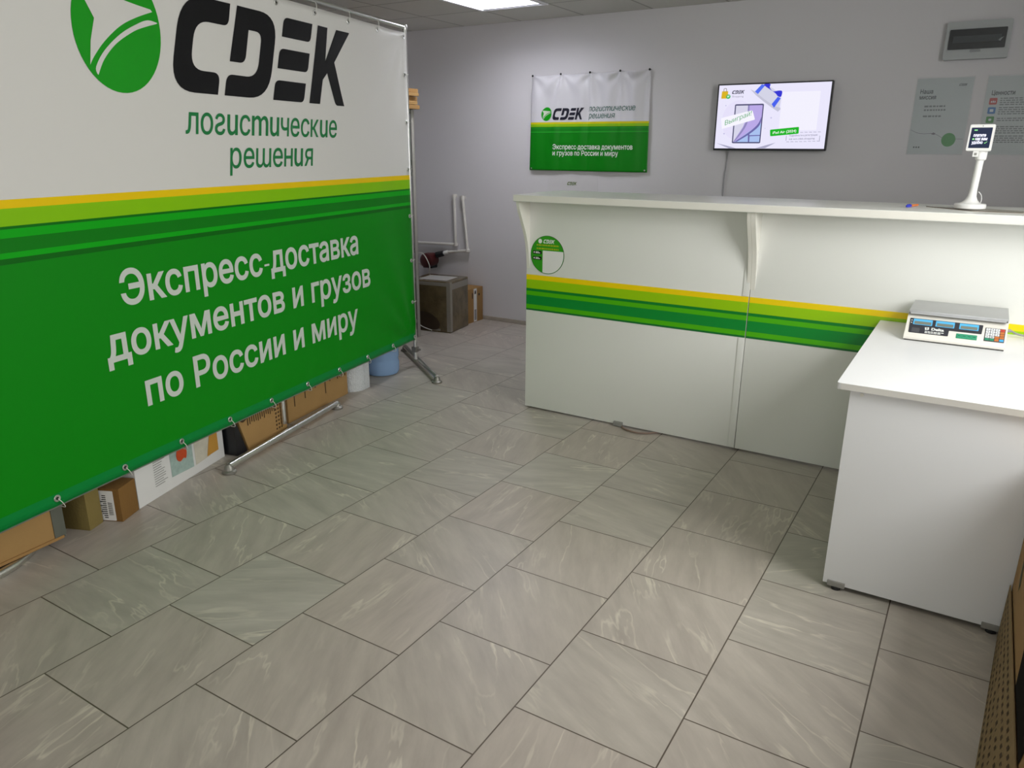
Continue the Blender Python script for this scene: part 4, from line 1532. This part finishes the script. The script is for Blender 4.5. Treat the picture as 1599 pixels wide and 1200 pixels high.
pic('violet_glow', [ellipse(.20, .55, .15, .31, 40)], '#e5e0f9', .0003)
pic('code_card', [rrect(.585, .13, .915, .715, .012)], '#f2f0fd', .0005)
pic('bag', [rpoly([(.029, .092, .004), (.086, .09, .004), (.090, .207, .008), (.026, .207, .008)])], '#d9b21c', .0006)
pic('bag_handle', [[(.043, .10), (.043, .06), (.050, .045), (.067, .045), (.074, .06), (.074, .10), (.069, .10), (.069, .064), (.064, .054), (.053, .054), (.048, .064), (.048, .10)]], '#8b8276', .0008)
pic('bag_dot', [ellipse(.092, .178, .021, .034, 24)], '#35b45a', .0009)
pic('bag_leaf', [[(.080, .165), (.106, .160), (.098, .185), (.086, .195)]], '#c8f0d2', .0011)
m = logo_letters(MB(), 0, 0, 1, lambda x, y: tv(.0006)(.126 + x * .0345, .138 - y * .054))
obj('screen_logo', m, emat('screen_logo_ink', '#3a3a58', .8), scr, world=True)
m = MB().text('Shopping', tvt(.0006), width=.108, height=.030, x0=.127, y0=-.192, res=2)
obj('screen_lettering', m, emat('screen_grey_text', '#9a98ad', 1), scr, world=True)
# gift box lid
pic('lid_brim', [[(.292, .072), (.345, .118), (.45, .225), (.52, .315), (.577, .365), (.583, .39), (.562, .428), (.50, .36), (.43, .275), (.35, .17)]], '#c3c2d6', .0006)
pic('lid_top', [[(.340, .118), (.395, .002), (.425, .008), (.50, .075), (.565, .165), (.577, .25), (.572, .370), (.515, .33), (.43, .235)]], '#d3d3e6', .0008)
pic('ribbon', [[(.336, .112), (.394, .002), (.425, .020), (.366, .150)]], '#4f6ff0', .0010)
pic('ribbon', [[(.499, .310), (.548, .20), (.576, .225), (.523, .368)]], '#4660ee', .0010)
pic('bow', [cat2([(.414, .004), (.47, .004), (.467, .055), (.50, .115), (.545, .108), (.576, .112), (.583, .15), (.573, .205), (.545, .19), (.525, .15), (.47, .085), (.43, .04)], 4, True)], '#3232d2', .0011)
# tablet
pic('tablet_rim', [rrect(.163, .30, .430, .918, .018)], '#4b4a70', .0006)
pic('tablet_screen', [rrect(.174, .322, .420, .897, .010)], '#b9a8e6', .0008)
pic('wallpaper_pale', [[(.174, .322), (.285, .322), (.285, .50), (.255, .66), (.174, .897)]], '#d7d5ea', .0010)
pic('wallpaper_band', [cat2([(.285, .322), (.288, .5), (.265, .64), (.22, .78), (.178, .885)], 5) + cat2([(.186, .895), (.245, .76), (.287, .63), (.302, .5), (.300, .322)], 5)], '#8d86ba', .0011)
pic('wallpaper_blue', [[(.315, .735), (.42, .60), (.42, .897), (.19, .897)]], '#a8c0ee', .0010)
pic('wallpaper_dark', [cat2([(.418, .50), (.39, .62), (.31, .75), (.19, .89)], 5) + cat2([(.21, .893), (.32, .775), (.40, .655), (.419, .56)], 5), [(.308, .76), (.318, .757), (.326, .79), (.420, .785), (.420, .80), (.327, .806), (.327, .897), (.315, .897)]], '#6a66a8', .0012)
pic('banner_card', [rpoly([(.040, .515, .012), (.330, .397, .02), (.362, .545, .012), (.057, .69, .012)])], '#f6f4ff', .0016)
m = MB()
an = math.atan2(.17, .241 * 1.0)
m.text('Выиграй!', lambda x, y: tv(.0020)(.082 + x * .243, .632 - y * .125 - x * .155), width=1.0, height=.62, x0=0, y0=0, res=3)
obj('win_lettering', m, emat('screen_green_text', '#3fa65a', 1), scr, world=True)
st_ = []
for s_, v_, k in ((.077, .317, .7), (.507, .521, 1), (.082, .763, 1), (.461, .682, .5)):
    a_, c_ = .011 * k, .02 * k
    st_.append([(s_ - a_, v_), (s_ - a_ * .15, v_ - c_ * .15), (s_, v_ - c_), (s_ + a_ * .15, v_ - c_ * .15), (s_ + a_, v_), (s_ + a_ * .15, v_ + c_ * .15), (s_, v_ + c_), (s_ - a_ * .15, v_ + c_ * .15)])
pic('sparkle', st_, '#8a84c4', .0006)
pic('green_tag', [rpoly([(.508, .705, .012), (.764, .664, .012), (.766, .769, .012), (.515, .808, .012)])], '#12b31e', .0010)
m = MB().text('iPad Air (2024)', lambda x, y: tv(.0014)(.535 + x * .208, .772 - y * .052 - x * .030), width=1.0, height=.78, bold=.01, res=2)
obj('tag_lettering', m, emat('screen_white_text', '#f4fff4', 1), scr, world=True)
ds = []
for y_ in (.752, .892):
    x = .665
    while x < .945:
        if not (y_ < .8 and x < .77):
            ds.append([(x, y_ - .013 * (x - .665) / .28), (x + .026, y_ - .013 * (x - .665) / .28), (x + .026, y_ + .006 - .013 * (x - .665) / .28), (x, y_ + .006 - .013 * (x - .665) / .28)])
        x += .038
for x_ in (.659, .950):
    ds += [[(x_, .80), (x_ + .004, .80), (x_ + .004, .875), (x_, .875)]]
pic('dashed_box', ds, '#8f8fa6', .0006)
m = MB().text('Подробности и регистрация', lambda x, y: tv(.0006)(.685 + x * .245, .812 - y * .030 - x * .012), width=1.0, height=.9, res=2)
m.text('на win.cdek.shopping', lambda x, y: tv(.0006)(.688 + x * .222, .864 - y * .030 - x * .012), width=1.0, height=.9, res=2)
obj('small_lettering', m, emat('screen_dark_text', '#6a6a86', 1), scr, world=True)
pic('box_flap', [[(.018, .917), (.09, .945), (.207, .996), (.138, .999)], [(.57, .908), (.50, .94), (.389, .997), (.478, .995)]], '#a9a7c4', .0006)
tag(obj('power_cable', MB().tube([(-1.165, YB - .035, 1.515), (-1.175, YB - .012, 1.47), (-1.18, YB - .009, 1.40), (-1.187, YB - .009, 1.30), (-1.186, YB - .009, 1.10), (-1.186, YB - .009, .60)], .0045, 8, 5), mat('grey_white_cable', '#a3a3a6', 0.5, var=0.03)),
    'white cable hanging down the wall under the television', 'cable')

# ------------------------------------------------------------------ fuse box and posters
t = thing('fuse_box', 'grey fuse box with dark translucent door high on the back wall', 'fuse box', (.275, YB, 2.04))
bx = MB().prism(rpoly([(.108, 2.043, .012), (.446, 2.043, .012), (.446, 2.254, .012), (.108, 2.254, .012)]), lambda x, z, w_: Vector((x, YB - w_, z)), .055)
obj('casing', bx, mat('pale_grey_casing', '#a9adae', 0.45, var=0.02), t, world=True)
dr = MB().prism(rpoly([(.128, 2.098, .006), (.424, 2.098, .006), (.424, 2.210, .006), (.128, 2.210, .006)]), lambda x, z, w_: Vector((x, YB - .0555 - w_, z)), .010)
dro = obj('door', dr, mat('smoked_door', '#24282c', 0.2, var=0.25, scale=14), t, world=True)
dro['label'] = 'smoked dark door'
obj('breaker_row', MB().box((.150, YB - .0662, 2.135), (.40, YB - .0657, 2.172)), mat('dim_breaker_row', '#343a3d', 0.4, var=0.3, scale=60), dro, world=True)
obj('latch', MB().prism(rpoly([(.245, 2.082, .006), (.305, 2.082, .006), (.300, 2.096, .004), (.250, 2.096, .004)]), lambda x, z, w_: Vector((x, YB - .0555 - w_, z)), .010), mat('grey_latch', '#85898a', 0.45, var=0.02), t, world=True)
obj('door_emblem', MB().flat([(.385, 2.140), (.398, 2.152), (.412, 2.158), (.402, 2.144), (.396, 2.134)], lambda x, z: Vector((x, YB - .0664, z))), mat('pale_emblem', '#7c8486', 0.4, var=0.02), dro, world=True)

poster_m = mat('grey_green_poster', '#b2b9bb', 0.35, var=0.03)
dark_text = mat('dark_grey_print', '#4c5052', 0.5, var=0.04)
soft_text = mat('grey_print', '#777c7e', 0.5, var=0.04)
pk = clear_mat('clear_pocket', '#c4cccd', 0.07, 0.15)
pfn = lambda o_: (lambda x, z: Vector((x, YB - o_, z)))


def small_text(mb, x0, x1, z0, n, step, h, o_):
    for k in range(n):
        x = x0
        e = x0 + (x1 - x0) * (.7 + .3 * random.random())
        while x < e:
            w_ = .008 + .018 * random.random()
            mb.flat([(x, z0 - k * step), (min(x + w_, e), z0 - k * step), (min(x + w_, e), z0 - k * step + h), (x, z0 - k * step + h)], pfn(o_))
            x += w_ + .005
    return mb


t = thing('poster', 'pale poster with green dot and thin line on the back wall, left one', 'poster', (.14, YB, 1.49))
obj('sheet', MB().box((-.012, YB - .003, 1.492), (.298, YB - .0012, 1.945)), poster_m, t, world=True)
obj('clear_pocket', MB().prism([(-.016, 1.488), (.302, 1.488), (.302, 1.952), (.20, 1.945), (.10, 1.949), (-.016, 1.955)], lambda x, z, w_: Vector((x, YB - .0062 - w_, z)), .001), pk, t, world=True)
m = MB().text('Наша', pfn(.0036), width=.071, height=.026, bold=.015, x0=.013, y0=1.856)
m.text('миссия', pfn(.0036), width=.092, height=.026, bold=.015, x0=.013, y0=1.822)
obj('heading', m, mat('black_print', '#303335', 0.5, var=0.04), t, world=True)
m = small_text(MB(), .048, .17, 1.775, 1, .02, .010, .0036)
small_text(m, .048, .215, 1.753, 1, .02, .010, .0036)
small_text(m, .048, .19, 1.716, 1, .02, .010, .0036)
obj('fine_print', m, soft_text, t, world=True)
obj('small_logo', logo_letters(MB(), .222, 1.896, .013, pfn(.0036)), dark_text, t, world=True)
obj('green_dot', MB().flat(ellipse(.212, 1.579, .039, .041), pfn(.0038)), mat('poster_green', '#3f8a46', 0.45, var=0.03), t, world=True)
ln_ = MB()
pts_ = cat2([(-.008, 1.640), (.03, 1.622), (.07, 1.616), (.12, 1.618), (.15, 1.606), (.19, 1.588), (.29, 1.584)], 6)
for p, q_ in zip(pts_[:-1], pts_[1:]):
    ln_.flat([(p[0], p[1] - .0012), (q_[0], q_[1] - .0012), (q_[0], q_[1] + .0012), (p[0], p[1] + .0012)], pfn(.0034))
ln_.flat([(.110, 1.612), (.130, 1.609), (.134, 1.618), (.122, 1.624)], pfn(.0036))
obj('thin_line', ln_, mat('mauve_line_print', '#6f6a74', 0.5, var=0.04), t, world=True)
m = MB()
for k in range(3):
    m.flat(ellipse(.024 + k * .014, 1.534, .0048, .0052, 16), pfn(.0036))
obj('bottom_mark', m, dark_text, t, world=True)

t = thing('poster', 'pale poster with red, blue and green icons at the right edge of the back wall', 'poster', (.55, YB, 1.49))
obj('sheet', MB().box((.372, YB - .003, 1.492), (.682, YB - .0012, 1.945)), poster_m, t, world=True)
obj('clear_pocket', MB().box((.368, YB - .0072, 1.488), (.686, YB - .0062, 1.952)), pk, t, world=True)
m = MB().text('Ценности', pfn(.0036), width=.120, height=.026, bold=.02, x0=.402, y0=1.838)
obj('heading', m, mat('black_print_heading', '#303335', 0.5, var=0.04), t, world=True)
for k, (h_, z_) in enumerate((('#b0403c', 1.802), ('#2f6ba6', 1.749), ('#3f8a3f', 1.696), ('#a8383a', 1.640), ('#a8383a', 1.585))):
    io = obj('icon', MB().prism(rrect(.396, z_ - .019, .437, z_ + .019, .006), lambda x, z, w_: Vector((x, YB - .0031 - w_, z)), .0004), mat('poster_icon_colour', h_, 0.45, var=0.03), t, world=True)
    io['label'] = ['red icon', 'blue icon', 'green icon', 'red icon fourth from the top', 'red icon at the bottom'][k]
    sm = MB()
    if k == 0:
        for q_ in range(3):
            sm.flat([(.405 + q_ * .009, z_ - .008), (.411 + q_ * .009, z_ - .008), (.411 + q_ * .009, z_ + .002 + .003 * (q_ == 1)), (.405 + q_ * .009, z_ + .002)], pfn(.0040))
    elif k == 1:
        sm.flat(rrect(.407, z_ - .008, .426, z_ + .008, .003), pfn(.0040))
    else:
        sm.flat(ellipse(.4165, z_, .009, .008, 6), pfn(.0040))
    obj('symbol', sm, mat('icon_symbol', '#c9d2d6', 0.45, var=0.02), io, world=True)
m = MB()
for z_ in (1.815, 1.762, 1.700, 1.652, 1.598):
    small_text(m, .452, .665, z_, 4 if z_ != 1.700 else 2, .012, .006, .0036)
obj('fine_print', m, soft_text, t, world=True)

# ------------------------------------------------------------------ carton at the right edge
t = thing('cardboard_box', 'tall printed carton with dotted flap standing against the desk at the right edge', 'box', (.752, 2.612, 0))
CH = .62
obj('body', MB().box((0, -1.05, 0), (.40, -.002, CH), .004), card, t)
flap = lambda a, b_, o_: Vector((-.003 - (.004 + (.002 + .074 * a) * (1 - b_)) - o_, -.004 - 1.04 * a, .003 + .197 * b_))
fb = MB()
for k in range(12):
    fb.prism([(k / 12, 0), ((k + 1) / 12, 0), ((k + 1) / 12, 1), (k / 12, 1)], lambda a, b_, w_: flap(a, b_, -w_), .003)
fo = obj('flap', fb, mat('dull_flap_cardboard', '#8d7550', 0.85, var=0.08, scale=8, bump=0.1, bscale=90), t, smooth=False)
m = MB()
for i in range(30):
    for j in range(6):
        a, b_ = .015 + i * .0325 + .006 * (j % 2), .06 + j * .155
        m.flat([(a, b_), (a + .017, b_ + .01), (a + .017, b_ + .065), (a, b_ + .05)], lambda x, y: flap(x, y, .0012))
obj('dotted_print', m, brown_ink, fo)
cf = lambda y, z: Vector((-.0012, y, z))
obj('dark_panel_print', MB().flat([(-.555, .20), (-.86, .20), (-.90, .27), (-.90, .52), (-.48, .52), (-.545, .32)], cf), mat('dark_print_panel', '#17130e', 0.95, var=0.1, spec=0.1), t)['label'] = 'dark printed panel'
obj('pictogram', MB().flat([(-.14, .36), (-.165, .355), (-.19, .30), (-.175, .27), (-.15, .30)], cf), mat('olive_print', '#4c4a26', 0.7, var=0.1), t)
obj('tape', MB().box((.17, -1.051, CH - .08), (.22, -.001, CH + .0008)), clear_tape, t)
